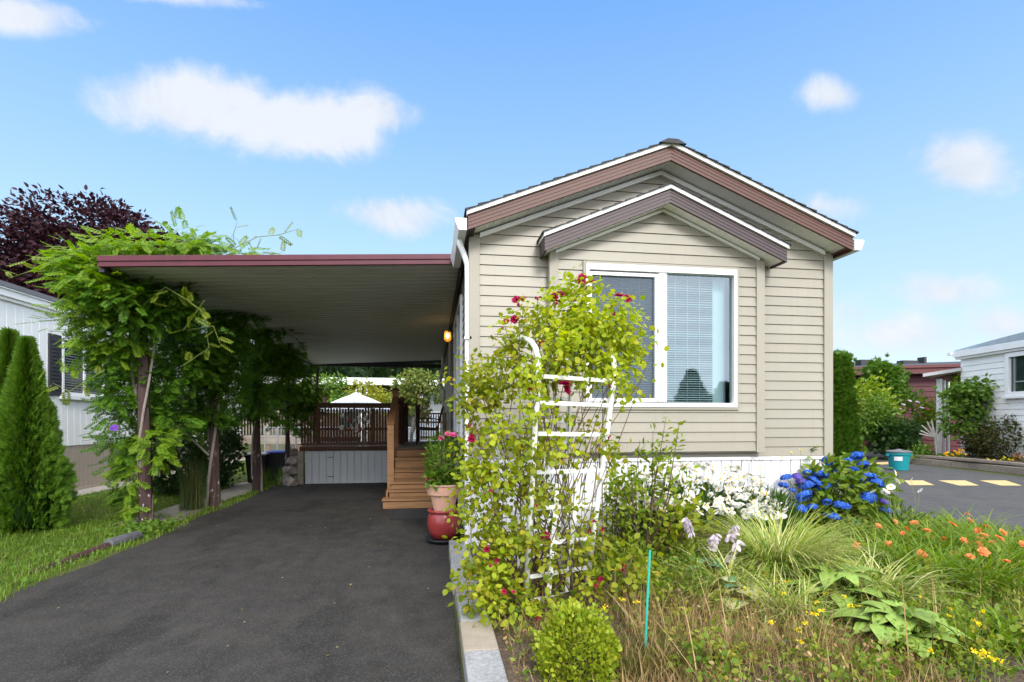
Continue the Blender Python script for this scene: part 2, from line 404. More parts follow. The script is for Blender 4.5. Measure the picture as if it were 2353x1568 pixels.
def mat_asphalt(name, dark, light, stain):
    m, nt = new_mat(name)
    v = coords(nt, world=True)
    grit = noise(nt, v, 75, 4, .75); grit2 = nd(nt, 'ShaderNodeTexVoronoi', Vector=v, Scale=95).outputs['Distance']
    big = noise(nt, v, .9, 5, .6); mid = noise(nt, v, 4.5, 4, .6)
    col = ramp(nt, big, [(.3, dark), (.72, light)])
    col = mixc(nt, .45, col, ramp(nt, mid, [(.3, scl(dark, .8)), (.7, scl(light, 1.15))]))
    st = nd(nt, 'ShaderNodeMapRange', Value=noise(nt, coords(nt, (1.2, .5, 1), True), 1.7, 6, .62), i1=.50, i2=.62, i3=0, i4=stain)
    col = mixc(nt, st.outputs[0], col, scl(dark, .45))
    sp = nd(nt, 'ShaderNodeMapRange', Value=grit, i1=.51, i2=.65, i3=0, i4=.5)
    br = nd(nt, 'ShaderNodeMapRange', Value=noise(nt, coords(nt, (.7, 1.1, 1), True), 1.3, 6, .65), i1=.55, i2=.72, i3=0, i4=.32)
    col = mixc(nt, br.outputs[0], col, (light[0] * 1.5, light[0] * 1.15, light[0] * .85))
    col = mixc(nt, sp.outputs[0], col, (light[0] * 2.6, light[0] * 2.4, light[0] * 2.2))
    dk = nd(nt, 'ShaderNodeMapRange', Value=grit2, i1=.0, i2=.4, i3=.35, i4=1)
    col = mixc(nt, 1, col, dk.outputs[0], 'MULTIPLY')
    finish(nt, col, .85, grit, bstr=.7, bdist=.006, spec=.25)
mat_asphalt('driveway', (.0185, .017, .0158), (.041, .0375, .034), .6)
mat_asphalt('road', (.055, .054, .053), (.078, .076, .074), .3)
def mat_ground():
    m, nt = new_mat('ground')
    v = coords(nt, world=True)
    a = noise(nt, v, .8, 5); b = noise(nt, v, 9, 4, .65); c = noise(nt, v, 70, 2)
    col = ramp(nt, a, [(.35, (.05, .085, .018)), (.6, (.085, .1, .028))])
    col = mixc(nt, ramp(nt, b, [(.45, (0, 0, 0)), (.7, (.8, .8, .8))]), col, (.11, .08, .045))
    col = mixc(nt, .4, col, ramp(nt, c, [(.3, (.03, .04, .012)), (.7, (.12, .12, .05))]))
    finish(nt, col, .9, c, bstr=.6, bdist=.02, spec=.1)
mat_ground()
def mat_soil():
    m, nt = new_mat('soil')
    v = coords(nt, world=True)
    b = noise(nt, v, 7, 5, .65); c = noise(nt, v, 55, 3)
    col = ramp(nt, b, [(.3, (.05, .036, .026)), (.55, (.12, .085, .06)), (.75, (.19, .14, .10))])
    col = mixc(nt, .4, col, ramp(nt, c, [(.35, (.03, .02, .014)), (.7, (.2, .16, .11))]))
    finish(nt, col, .95, c, bstr=.9, bdist=.03, spec=.1)
mat_soil()
def mat_stone(name, a_, b_, sc=30):
    m, nt = new_mat(name)
    v = coords(nt, world=True)
    a = noise(nt, v, sc, 5, .65); b = noise(nt, v, 4, 4)
    col = ramp(nt, a, [(.3, a_), (.7, b_)])
    col = mixc(nt, ramp(nt, b, [(.45, (0, 0, 0)), (.75, (.5, .5, .5))]), col, scl(a_, .6))
    finish(nt, col, .8, a, bstr=.6, bdist=.008, spec=.25)
mat_stone('granite', (.19, .19, .19), (.36, .36, .36), 45); mat_stone('sandstone', (.25, .21, .16), (.36, .31, .245), 90)
mat_stone('concrete', (.24, .21, .17), (.36, .32, .27), 14); mat_stone('rock_mix', (.16, .13, .12), (.42, .38, .35), 9)
mat_stone('pebbles', (.18, .16, .13), (.50, .46, .40), 26)
def mat_glass(name, tint, refl):
    m, nt = new_mat(name)
    tr = nd(nt, 'ShaderNodeBsdfTransparent', Color=rgba(tint)); gl = nd(nt, 'ShaderNodeBsdfGlossy', Roughness=.015)
    gl.inputs['Color'].default_value = (.66, .78, .86, 1)
    fr = nd(nt, 'ShaderNodeFresnel', IOR=1.5)
    f = math_n(nt, 'ADD', math_n(nt, 'MULTIPLY', fr.outputs[0], 1.3), refl, clamp=True)
    mx = nd(nt, 'ShaderNodeMixShader', i0=f, i1=tr.outputs[0], i2=gl.outputs[0])
    o = nt.nodes.new('ShaderNodeOutputMaterial'); nt.links.new(mx.outputs[0], o.inputs[0])
mat_glass('glass', (.70, .86, .89), .15)
def mat_mesh(name, c, op):
    m, nt = new_mat(name)
    tr = nt.nodes.new('ShaderNodeBsdfTransparent'); df = nd(nt, 'ShaderNodeBsdfDiffuse', Color=rgba(c))
    mx = nd(nt, 'ShaderNodeMixShader', i0=op, i1=tr.outputs[0], i2=df.outputs[0])
    o = nt.nodes.new('ShaderNodeOutputMaterial'); nt.links.new(mx.outputs[0], o.inputs[0])
mat_mesh('insect_screen', (.09, .11, .14), .5); mat_mesh('chain_mesh', (.35, .36, .38), .22)
plain('blind', (.72, .78, .78), .5, .03)
plain('dark_glass', (.02, .035, .03), .08, .2, spec=.8)
def mat_emit(name, c, s):
    m, nt = new_mat(name)
    e = nd(nt, 'ShaderNodeEmission', Color=rgba(c), Strength=s)
    o = nt.nodes.new('ShaderNodeOutputMaterial'); nt.links.new(e.outputs[0], o.inputs[0])
mat_emit('lamp_glow', (1, .72, .25), 9)
mat_mesh('lamp_glass', (.8, .5, .12), .45)
def mat_paint():
    m, nt = new_mat('bump_paint')
    v = coords(nt, world=True); a = noise(nt, v, 25, 4, .7)
    col = mixc(nt, ramp(nt, a, [(.56, (0, 0, 0)), (.68, (.8, .8, .8))]), (.56, .40, .17), (.12, .115, .11))
    finish(nt, col, .8)
mat_paint()
# leaves
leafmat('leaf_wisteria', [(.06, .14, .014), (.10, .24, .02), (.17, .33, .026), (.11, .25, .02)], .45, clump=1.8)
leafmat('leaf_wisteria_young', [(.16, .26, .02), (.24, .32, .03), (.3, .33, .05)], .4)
leafmat('leaf_wisteria_sun_tint', [(.15, .31, .02), (.22, .38, .028), (.32, .43, .035)], .48)
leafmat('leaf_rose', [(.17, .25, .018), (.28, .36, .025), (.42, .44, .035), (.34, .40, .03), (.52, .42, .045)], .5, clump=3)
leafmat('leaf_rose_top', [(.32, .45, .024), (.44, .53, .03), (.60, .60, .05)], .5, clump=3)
leafmat('leaf_arborvitae', [(.07, .16, .014), (.11, .23, .02), (.16, .28, .028)], .35, clump=5)
leafmat('leaf_hedge', [(.06, .15, .014), (.09, .2, .02), (.15, .25, .028)], .35, clump=3)
leafmat('leaf_dark', [(.03, .075, .016), (.045, .105, .022), (.07, .14, .03)], .3, clump=3)
leafmat('leaf_conifer', [(.016, .04, .014), (.025, .055, .02), (.04, .075, .03)], .15, clump=.6)
leafmat('leaf_purple', [(.018, .008, .013), (.04, .012, .02), (.075, .02, .028), (.03, .012, .018)], .25, clump=.9)
leafmat('leaf_mid', [(.09, .19, .022), (.14, .26, .03), (.22, .32, .045)], .35)
leafmat('leaf_yellow', [(.22, .27, .02), (.32, .34, .025), (.42, .38, .04)], .35)
leafmat('leaf_peach', [(.12, .2, .03), (.18, .26, .04), (.34, .28, .09)], .35)
leafmat('leaf_redhedge', [(.05, .08, .015), (.09, .11, .02), (.14, .07, .03)], .3)
leafmat('leaf_box', [(.22, .32, .018), (.32, .41, .025), (.46, .48, .04)], .3, clump=8)
leafmat('leaf_hydrangea', [(.10, .2, .02), (.17, .28, .025), (.28, .34, .04)], .35, clump=4)
leafmat('leaf_daisy', [(.045, .1, .014), (.07, .15, .02), (.1, .19, .025)], .3)
leafmat('leaf_hosta', [(.13, .24, .06), (.18, .29, .07), (.22, .33, .09)], .3, .4, .35)
leafmat('leaf_hosta_blue', [(.06, .14, .07), (.09, .18, .09)], .3, .4, .35)
leafmat('leaf_cream', [(.5, .5, .2), (.62, .6, .3)], .3)
leafmat('leaf_varieg', [(.26, .40, .04), (.66, .70, .18), (.86, .80, .42), (.18, .32, .03), (.52, .60, .12)], .35)
leafmat('leaf_daylily', [(.14, .27, .018), (.22, .35, .025), (.33, .41, .04)], .4)
leafmat('leaf_bright', [(.18, .32, .012), (.25, .38, .02)], .4)
leafmat('leaf_shrub', [(.19, .31, .024), (.27, .38, .03), (.38, .43, .045)], .4)
leafmat('leaf_pot', [(.08, .19, .02), (.14, .27, .025), (.22, .33, .04)], .35)
leafmat('leaf_heather', [(.08, .12, .02), (.12, .15, .025), (.2, .12, .03)], .3, clump=9)
leafmat('leaf_rush', [(.05, .1, .03), (.08, .13, .04), (.2, .16, .05)], .3)
leafmat('lawn', [(.11, .22, .018), (.16, .28, .026), (.25, .32, .05)], .4, clump=1.2)
leafmat('lawn_dry', [(.2, .21, .05), (.28, .26, .08), (.14, .18, .03)], .3, clump=1.2)
leafmat('straw', [(.30, .18, .08), (.44, .29, .13), (.56, .41, .2), (.2, .13, .05), (.2, .22, .05)], .2, .7, .1)
leafmat('weed', [(.10, .2, .018), (.18, .28, .025), (.3, .34, .04)], .35)
leafmat('weed_yellow', [(.24, .32, .03), (.36, .38, .04), (.48, .42, .08)], .4)
leafmat('petal_white', [(.78, .78, .76), (.85, .85, .84)], .3, .6, .1, cvar=.05)
leafmat('petal_rose', [(.22, .004, .03), (.34, .008, .06), (.45, .012, .09)], .3, .5, .2)
leafmat('petal_pink', [(.6, .06, .22), (.7, .12, .3)], .3)
leafmat('petal_blue', [(.015, .06, .38), (.035, .14, .60), (.10, .26, .74), (.05, .12, .55), (.02, .10, .5)], .25, .6, .1, cvar=.15)
leafmat('petal_violet', [(.12, .1, .5), (.2, .12, .5)], .25, .6, .1)
leafmat('petal_orange', [(.7, .18, .05), (.8, .28, .1)], .3)
leafmat('petal_gold', [(.8, .38, .01), (.85, .5, .02)], .3)
leafmat('petal_yellow', [(.8, .6, .01), (.85, .68, .03)], .3)
leafmat('petal_lilac', [(.62, .52, .62), (.75, .68, .74)], .3)
leafmat('petal_purple', [(.12, .03, .3), (.2, .06, .42)], .3)
plain('disk_yellow', (.7, .42, .02), .7)

# ---- the ground and what is laid on it -----------------------------------------------------
def sheet(name, poly, z, mat, kind='structure', label=None):
    mb = MB(); mb.quad(*[(x, y, z) for x, y in poly]); o = mb.build(name, mat); o['kind'] = kind
    if label: o['label'] = label
    return o
sheet('ground', [(-300, -300), (300, -300), (300, 300), (-300, 300)], 0, 'ground', label='green brown ground under the lawns and plots')
def wavy(x0, y0, y1, amp, n, sc, seed):
    return [(x0 + amp * (math.sin(sc * y + seed) + .6 * math.sin(2.7 * sc * y + seed * 2)), y) for y in np.linspace(y0, y1, n)]
sheet('driveway', [(.17, -8)] + [(.17, 6.2), (.42, 6.35), (.42, 13.1)] + [(-3.3, 13.35)] + list(reversed(wavy(-3.52, -8, 13.2, .05, 70, 1.9, 1))), .004, 'driveway', label='dark asphalt driveway with worn lighter patches under the carport')
sheet('road', [(7.1, -20), (7.05, 6), (7.2, 9), (8.2, 24), (8.2, 60), (30, 60), (30, 27), (17.2, 18.5), (16.3, 16.3), (15.3, 11.7), (14.0, 4), (13.6, -20)], .004, 'road', label='grey asphalt park road bending round past the homes')
sheet('path', wavy(-4.45, 8.3, 14.2, .09, 14, 1.5, 4) + list(reversed(wavy(-3.78, 8.3, 14.2, .07, 14, 2.1, 2))), .008, 'concrete', label='narrow concrete path beside the driveway')
sheet('gravel_strip', wavy(-7.5, 2, 22, .0, 4, 1, 0) + list(reversed(wavy(-6.85, 2, 22, .08, 30, 1.3, 2))), .008, 'pebbles', label='pebble strip along the foot of the white home')
# raised bed of soil
def bed():
    nx, ny = 60, 46; vs = []; fs = []
    for j in range(ny):
        for i in range(nx):
            t = i / (nx - 1); y = 1.2 + (6.9 - 1.2) * j / (ny - 1)
            x0 = .40; x1 = 6.35 + .18 * math.sin(y * 1.7) + (.25 if y > 5.5 else 0); x = x0 + (x1 - x0) * t
            e = min(1, t * 9 + .8, (1 - t) * 6); z = .10 * e + .02 * math.sin(5 * x + 2 * y) * e + .02 * math.sin(3 * y - 4 * x + 1) * e
            if j == ny - 1: z = -.01
            if i == nx - 1: z = -.01
            vs.append((x, y, z)); 
    for j in range(ny - 1):
        for i in range(nx - 1): fs.append((j * nx + i, j * nx + i + 1, (j + 1) * nx + i + 1, (j + 1) * nx + i))
    o = MB().add(vs, fs).build('garden_soil', 'soil', smooth=True); o['kind'] = 'structure'; o['label'] = 'dry brown soil of the flower bed'
bed()
def bed_z(x, y): return .10 + .02 * math.sin(5 * x + 2 * y) + .02 * math.sin(3 * y - 4 * x + 1)

# ---- lap siding -----------------------------------------------------------------------------
def lap(mb, o, u, n, z0, z1, bounds, course=.1145, holes=(), out=.013, gap=.005):
    o, u, n = Vector(o), Vector(u), Vector(n)
    def P(a, z, off): return o + u * a + n * off + Vector((0, 0, z))
    z = z0
    while z < z1 - 1e-6:
        zb = min(z + course, z1); cuts = sorted({z, zb} | {h for H in holes for h in H[2:] if z < h < zb})
        for a, b in zip(cuts, cuts[1:]):
            first = a == z; a2 = a + gap if first else a
            if b - a2 < 1e-4: continue
            def off(q): return .003 + out * (1 - (q - z) / course)
            l0, r0 = bounds(a2); l1, r1 = bounds(b)
            if r0 - l0 < .01: continue
            if r1 < l1: l1 = r1 = (l1 + r1) / 2
            segs = [(l0, r0, l1, r1)]
            for (ha, hb, hz0, hz1) in holes:
                if hz0 <= a + 1e-6 and b <= hz1 + 1e-6:
                    ns = []
                    for (p, q, p1, q1) in segs:
                        if ha > p: ns.append((p, min(ha, q), p1, min(ha, q1)))
                        if hb < q: ns.append((max(hb, p), q, max(hb, p1), q1))
                    segs = ns
            for (p, q, p1, q1) in segs:
                mb.quad(P(p, a2, off(a2)), P(q, a2, off(a2)), P(q1, b, off(b)), P(p1, b, off(b)))
                if first:
                    mb.quad(P(p, a2, -.004), P(q, a2, -.004), P(q, a2, off(a2)), P(p, a2, off(a2)))
                    mb.quad(P(p, a, -.004), P(q, a, -.004), P(q, a2, -.004), P(p, a2, -.004))
        z = zb
    return mb
# ================= the beige home =============================================================
XL, XR, YF, YB = .43, 4.857, 5.93, 19.5
AX, AZ, SL = 2.645, 4.42, .396                   # gable: bottom edge of the fascia
def zb(x): return AZ - SL * abs(x - AX)
home = thing('mobile_home', 'beige lap sided home with brown gable fascia and a wide front window', 'house', (2.64, 12, 0))
WIN = (1.69, 3.56, 1.65, 3.27)
BX0, BX1, BY, BZ0 = 1.31, 3.885, 5.83, 1.13
bAX, bAZ, bSL, bXL, bXR, bYF = 2.63, 3.935, .423, 1.197, 4.06, 5.615
def bzb(x): return bAZ - bSL * abs(x - bAX)
def gab(z):
    h = max(0, (AZ + .012 - z) / SL); return (max(0, AX - h - XL), min(XR - XL, AX + h - XL))
m = MB()
lap(m, (XL, YF, 0), (1, 0, 0), (0, -1, 0), 1.06, 4.42, gab, holes=[(BX0 + .1 - XL, BX1 - .1 - XL, 1.14, 3.4)])
m.build('front_siding', 'siding', home)
m = MB()
SW = (7.55, 9.95, 1.25, 3.28)
lap(m, (XL, YB, 0), (0, -1, 0), (-1, 0, 0), 1.06, 3.58, lambda z: (0, YB - YF), holes=[(YB - SW[1], YB - SW[0], SW[2], SW[3])])
m.build('side_siding', 'siding', home)
m = MB(); m.quad((XR, YF, 0), (XR, YB, 0), (XR, YB, 3.6), (XR, YF, 3.6)); m.quad((XL, YB, 0), (XR, YB, 0), (XR, YB, 3.6), (AX, YB, 4.4), (XL, YB, 3.6))
m.quad((XL + .01, YF + .3, 1.0), (XR, YF + .3, 1.0), (XR, YB, 1.0), (XL + .01, YB, 1.0))
m.build('wall', 'siding', home)
m = MB(); m.box(XL - .03, XL + .09, YF - .03, YF + .1, 1.0, 3.56); m.build('corner_trim', 'trim_beige', home, bevel=.004)
m = MB(); m.box(XR - .09, XR + .03, YF - .03, YF + .1, 1.0, 3.56); m.build('corner_trim', 'trim_beige', home, bevel=.004)
# bay
def bgab(z):
    h = max(0, (bAZ + .012 - z) / bSL); return (max(0, bAX - h - BX0), min(BX1 - BX0, bAX + h - BX0))
m = MB(); lap(m, (BX0, BY, 0), (1, 0, 0), (0, -1, 0), BZ0, 3.93, bgab, holes=[(WIN[0] - BX0, WIN[1] - BX0, WIN[2], WIN[3])])
m.box(BX0, BX1, BY + .004, YF - .03, BZ0 - .01, BZ0 + .01)
m.build('bay_siding', 'siding', home)
for x0, x1 in ((BX0 - .02, BX0 + .085), (BX1 - .085, BX1 + .02)):
    m = MB(); m.box(x0, x1, BY - .028, YF - .02, BZ0 - .012, 3.40); m.build('bay_corner_trim', 'trim_beige', home, bevel=.004)
# skirting: white panels with grooves
m = MB(); x = XL
while x < XR - .02:
    m.box(x + .006, min(x + .125, XR), YF + .0, YF + .02, -.05, 1.02); x += .13
m.box(XL, XR, YF + .02, YF + .03, -.05, 1.02); m.box(XL - .01, XR + .01, YF - .02, YF + .03, 1.021, 1.06)
y = YF + .02
while y < YB - .1:
    m.box(XL + .004, XL + .02, y + .004, min(y + .128, YB), -.05, 1.02); y += .13
m.box(XL + .02, XL + .03, YF + .03, YB, -.05, 1.02); m.box(XL - .012, XL + .02, YF + .031, YB, 1.021, 1.06)
m.build('skirting', 'white_vinyl', home)
# fascia boards: four narrow lapped strips each, white drip edge above
def chevron(name, mat, xl, xr, ax, az, sl, y, zlo, h, strips, parent, depth=.028, tilt=.004):
    for side in (-1, 1):
        xe = xl if side < 0 else xr; ze = az - sl * abs(xe - ax); mb = MB()
        for k in range(strips):
            a, b = zlo + h * k / strips, zlo + h * (k + 1) / strips - (.0025 if strips > 1 else 0)
            p = [(ax, y, az + a), (xe, y, ze + a), (xe, y + tilt, ze + b), (ax, y + tilt, az + b)]
            q = [(px_, y + depth, pz) for px_, _, pz in p]
            mb.add(p + q, [(0, 1, 2, 3), (7, 6, 5, 4), (0, 4, 5, 1), (1, 5, 6, 2), (2, 6, 7, 3), (3, 7, 4, 0)])
        mb.build(name, mat, parent)
xl, xr = .372, 4.93
chevron('fascia', 'brown_fascia', xl, xr, AX, AZ, SL, 5.635, 0, .154, 4, home)
chevron('drip_edge', 'white_paint', xl - .015, xr + .015, AX, AZ, SL, 5.612, .156, .05, 1, home, .06, 0)
m = MB()
for side in (-1, 1):
    xe = xl if side < 0 else xr; n = int(abs(xe - AX) / .098)
    for k in range(n + 1):
        a = AX + (xe - AX) * k / (n + 1); b = AX + (xe - AX) * (k + 1) / (n + 1) - .006 * side
        m.quad((a, 5.665, zb(a) + .02), (b, 5.665, zb(b) + .02), (b, YF + .03, zb(b) + .02), (a, YF + .03, zb(a) + .02))
        m.quad((a, 5.665, zb(a) + .028), (b + .006 * side, 5.665, zb(b) + .028), (b + .006 * side, YF + .03, zb(b) + .028), (a, YF + .03, zb(a) + .028))
m.build('soffit', 'soffit_white', home)
chevron('frieze_board', 'white_paint', XL + .09, XR - .09, AX, AZ - .02, SL, YF - .045, -.03, .05, 1, home, .04, 0)
m = MB(); m.box(xl - .012, xl + .012, 5.664, YB + .2, zb(xl) - .005, zb(xl) + .15); m.box(xl + .013, XL + .02, 5.664, YB + .2, zb(xl) + .02, zb(xl) + .03); m.build('eave_board', 'dark_edge', home)
m = MB(); m.box(xr - .012, xr + .012, 5.664, YB + .2, zb(xr) - .005, zb(xr) + .15); m.box(XR + .0, xr - .013, 5.664, YB + .2, zb(xr) + .02, zb(xr) + .03); m.build('eave_board', 'brown_fascia', home)
# shingle roof: overlapping courses, so the rakes read as steps
def shingles(mb, ax, az, sl, xe, y0, y1, lift, cr=.135, th=.016):
    n = max(3, int(abs(xe - ax) / cr)); L = math.sqrt(1 + sl * sl)
    for k in range(n):
        t0, t1 = k / n, (k + 1) / n; a = ax + (xe - ax) * t0; b = ax + (xe - ax) * t1
        za, zb_ = az - sl * abs(a - ax) + lift, az - sl * abs(b - ax) + lift
        ys = y0 + random.uniform(-.006, .006)
        y = ys
        while y < y1:
            w = min(random.uniform(.25, .4), y1 - y) if y1 - y > .5 else y1 - y
            t = th * random.uniform(.85, 1.25)
            mb.add([(a, y, za), (a, y + w - .004, za), (b, y + w - .004, zb_ + t), (b, y, zb_ + t), (b, y + w - .004, zb_ - .004), (b, y, zb_ - .004)], [(0, 1, 2, 3), (3, 2, 4, 5), (0, 3, 5), (1, 4, 2)])
            y += w
m = MB()
for xe in (xl - .035, xr + .035): shingles(m, AX, AZ, SL, xe, 5.59, YB + .25, .205)
y = 5.575
while y < YB:
    w = random.uniform(.13, .15); k = .012 * random.random()
    m.add([(AX - .16, y, AZ + .158 + k), (AX - .06, y, AZ + .207 + k), (AX + .06, y, AZ + .207 + k), (AX + .16, y, AZ + .158 + k), (AX - .15, y + w, AZ + .16), (AX - .06, y + w, AZ + .208), (AX + .06, y + w, AZ + .208), (AX + .15, y + w, AZ + .16)],
          [(0, 1, 5, 4), (1, 2, 6, 5), (2, 3, 7, 6), (3, 2, 1, 0)]); y += w
m.quad((AX, 5.7, AZ + .17), (xl, 5.7, zb(xl) + .17), (xl, YB, zb(xl) + .17), (AX, YB, AZ + .17)); m.quad((XL + .01, YF + .02, 3.46), (XR, YF + .02, 3.46), (XR, YB, 3.46), (XL + .01, YB, 3.46)); m.quad((AX, 5.7, AZ + .17), (xr, 5.7, zb(xr) + .17), (xr, YB, zb(xr) + .17), (AX, YB, AZ + .17))
m.build('roof', 'shingle', home)
# the small gable over the bay
chevron('bay_fascia', 'plum_fascia', bXL, bXR, bAX, bAZ, bSL, bYF, 0, .152, 4, home)
chevron('bay_drip_edge', 'white_paint', bXL - .012, bXR + .012, bAX, bAZ, bSL, bYF - .02, .154, .048, 1, home, .05, 0)
for xe, s in ((bXL, 1), (bXR, -1)):
    m = MB(); m.box(min(xe, xe + s * .026), max(xe, xe + s * .026), bYF + .032, YF - .03, bzb(xe) - .002, bzb(xe) + .150); m.build('bay_fascia', 'plum_fascia', home)
    m = MB(); m.box(min(xe - s * .012, xe + s * .03), max(xe - s * .012, xe + s * .03), bYF + .034, YF - .03, bzb(xe) + .153, bzb(xe) + .196); m.build('bay_drip_edge', 'white_paint', home)
m = MB()
for side in (-1, 1):
    xe = bXL if side < 0 else bXR; n = 14
    for k in range(n):
        a = bAX + (xe - bAX) * k / n; b = bAX + (xe - bAX) * (k + 1) / n
        m.quad((a, bYF + .03, bzb(a) + .012), (b - side * .005, bYF + .03, bzb(b - side * .005) + .012), (b - side * .005, YF, bzb(b - side * .005) + .012), (a, YF, bzb(a) + .012))
    m.quad((bAX, bYF + .03, bAZ + .02), (xe, bYF + .03, bzb(xe) + .02), (xe, YF, bzb(xe) + .02), (bAX, YF, bAZ + .02))
m.build('bay_soffit', 'soffit_white', home)
chevron('bay_frieze_board', 'white_paint', BX0 + .05, BX1 - .05, bAX, bAZ - .012, bSL, BY - .036, -.02, .032, 1, home, .03, 0)
m = MB()
for xe in (bXL - .03, bXR + .03): shingles(m, bAX, bAZ, bSL, xe, bYF - .04, YF + .01, .2, .125, .013)
m.build('bay_roof', 'shingle', home)
# front window
win = MB(); a, b, c_, d_ = WIN; yf = BY - .045
for bx in ((a + .02, a + .055, c_, d_), (b - .055, b - .02, c_, d_), (a + .055, b - .055, c_, c_ + .05), (a + .055, b - .055, d_ - .07, d_)):
    win.box(bx[0], bx[1], yf, BY + .05, bx[2], bx[3])
wf = win.build('window', 'white_paint', home, bevel=.004)
m = MB(); m.box(a - .012, a + .019, yf + .012, BY + .01, c_ - .03, d_ + .03); m.box(b - .019, b + .012, yf + .012, BY + .01, c_ - .03, d_ + .03); m.box(a + .019, b - .019, yf + .012, BY + .01, c_ - .03, c_ - .001); m.box(a + .019, b - .019, yf + .012, BY + .01, d_ + .001, d_ + .03); m.build('window_trim', 'trim_beige', wf, bevel=.003)
xm = 2.615
m = MB(); m.box(xm - .05, xm + .05, yf - .006, BY + .05, c_ + .061, d_ - .086); m.build('mullion', 'white_paint', wf, bevel=.004)
m = MB()
for bx in ((a + .056, a + .09, c_ + .061, d_ - .086), (xm - .085, xm - .051, c_ + .061, d_ - .086), (a + .091, xm - .086, c_ + .061, c_ + .1), (a + .091, xm - .086, d_ - .125, d_ - .086)):
    m.box(bx[0], bx[1], yf + .02, BY + .03, bx[2], bx[3])
m.build('sash', 'white_vinyl', wf, bevel=.003)
m = MB(); m.quad((a + .09, BY - .002, c_ + .1), (xm - .085, BY - .002, c_ + .1), (xm - .085, BY - .002, d_ - .125), (a + .09, BY - .002, d_ - .125)); m.build('insect_screen', 'insect_screen', wf)
m = MB(); m.quad((a + .08, BY + .02, c_ + .09), (xm - .08, BY + .02, c_ + .09), (xm - .08, BY + .02, d_ - .11), (a + .08, BY + .02, d_ - .11)); m.build('pane', 'glass', wf)
m = MB(); m.quad((xm + .05, BY + .012, c_ + .06), (b - .055, BY + .012, c_ + .06), (b - .055, BY + .012, d_ - .085), (xm + .05, BY + .012, d_ - .085)); m.build('pane', 'glass', wf)
for (p, q) in ((a + .07, xm - .02), (xm + .02, b - .22)):
    m = MB(); z = c_ + .06; k = 0
    while z < d_ - .07:
        tl = .008 + .002 * math.sin(k * .9)
        m.quad((p, BY + .105, z), (q, BY + .105, z + .0015 * math.sin(k)), (q, BY + .128, z + tl + .004), (p, BY + .128, z + tl + .004)); z += .027; k += 1
    for xx in (p + .2, (p + q) / 2, q - .2): m.box(xx - .002, xx + .002, BY + .099, BY + .102, c_ + .06, d_ - .05)
    m.build('blind', 'blind', wf)
m = MB(); z0 = c_ - .02
for k in range(5):
    x0 = b - .22 + .035 * k; m.quad((x0, BY + .16 + .012 * (k % 2), z0), (x0 + .035, BY + .16 + .012 * ((k + 1) % 2), z0), (x0 + .035, BY + .16 + .012 * ((k + 1) % 2), d_), (x0, BY + .16 + .012 * (k % 2), d_))
m.build('curtain', 'blind', wf)
# window in the side wall, under the carport
m = MB(); y0, y1, z0, z1 = SW
for bx in ((y0, y0 + .06, z0, z1), (y1 - .06, y1, z0, z1), (y0 + .06, y1 - .06, z0, z0 + .06), (y0 + .06, y1 - .06, z1 - .06, z1), ((y0 + y1) / 2 - .03, (y0 + y1) / 2 + .03, z0 + .06, z1 - .06)):
    m.box(XL - .045, XL + .05, bx[0], bx[1], bx[2], bx[3])
sw = m.build('window', 'white_vinyl', home, bevel=.004)
m = MB(); m.quad((XL - .01, y0 + .06, z0 + .06), (XL - .01, y1 - .06, z0 + .06), (XL - .01, y1 - .06, z1 - .06), (XL - .01, y0 + .06, z1 - .06)); m.build('pane', 'glass', sw)
# gutters and downspout
def gutter(x0, s, y0, y1, z):
    mb = MB(); pr = [(0, 0), (.085, 0), (.105, .05), (.12, .085), (.125, .125), (.118, .125), (.108, .085), (.08, .008), (.008, .008), (.008, .125), (0, .125)]
    mb.prism([(x0 + s * p, y0, z + q) for p, q in pr], (0, y1 - y0, 0))
    for ye in (y0, y1): mb.prism([(x0 + s * p, ye, z + q) for p, q in pr[:5] + [(0, .125)]], (0, -.004 if ye == y0 else .004, 0))
    return mb
gutter(xl - .014, -1, 5.63, 7.03, zb(xl) - .01).build('gutter', 'gutter_white', home, bevel=.003)
gutter(xr + .014, 1, 5.63, YB, zb(xr) + .0).build('gutter', 'gutter_white', home, bevel=.003)
m = MB(); m.tube([(.30, 5.95, 3.55), (.302, 5.95, 3.46), (.345, 5.95, 3.36), (.385, 5.95, 3.24), (.388, 5.95, 3.1), (.388, 5.95, .12), (.36, 5.93, .03)], .033, 10)
for zc in (2.4, 1.1): m.box(.35, .428, 5.9, 5.995, zc, zc + .03)
m.build('downspout', 'gutter_white', home, smooth=False)
# meter box and conduits on the side wall
m = MB(); m.tube([(.37, 11.6, 1.0), (.37, 11.6, 3.4)], .028, 8); m.tube([(.38, 12.3, 1.0), (.38, 12.3, 3.45)], .02, 8); m.box(.30, .428, 11.45, 11.75, 1.9, 2.4)
m.build('conduit', 'conduit_grey', home)
m = MB(); m.tube([(.31, 16.4, 3.5), (.31, 16.4, 3.05), (.25, 16.4, 2.85), (.25, 16.4, 2.55), (.33, 16.4, 2.4), (.33, 16.4, 1.0)], .05, 10); m.build('downspout', 'gutter_white', home)

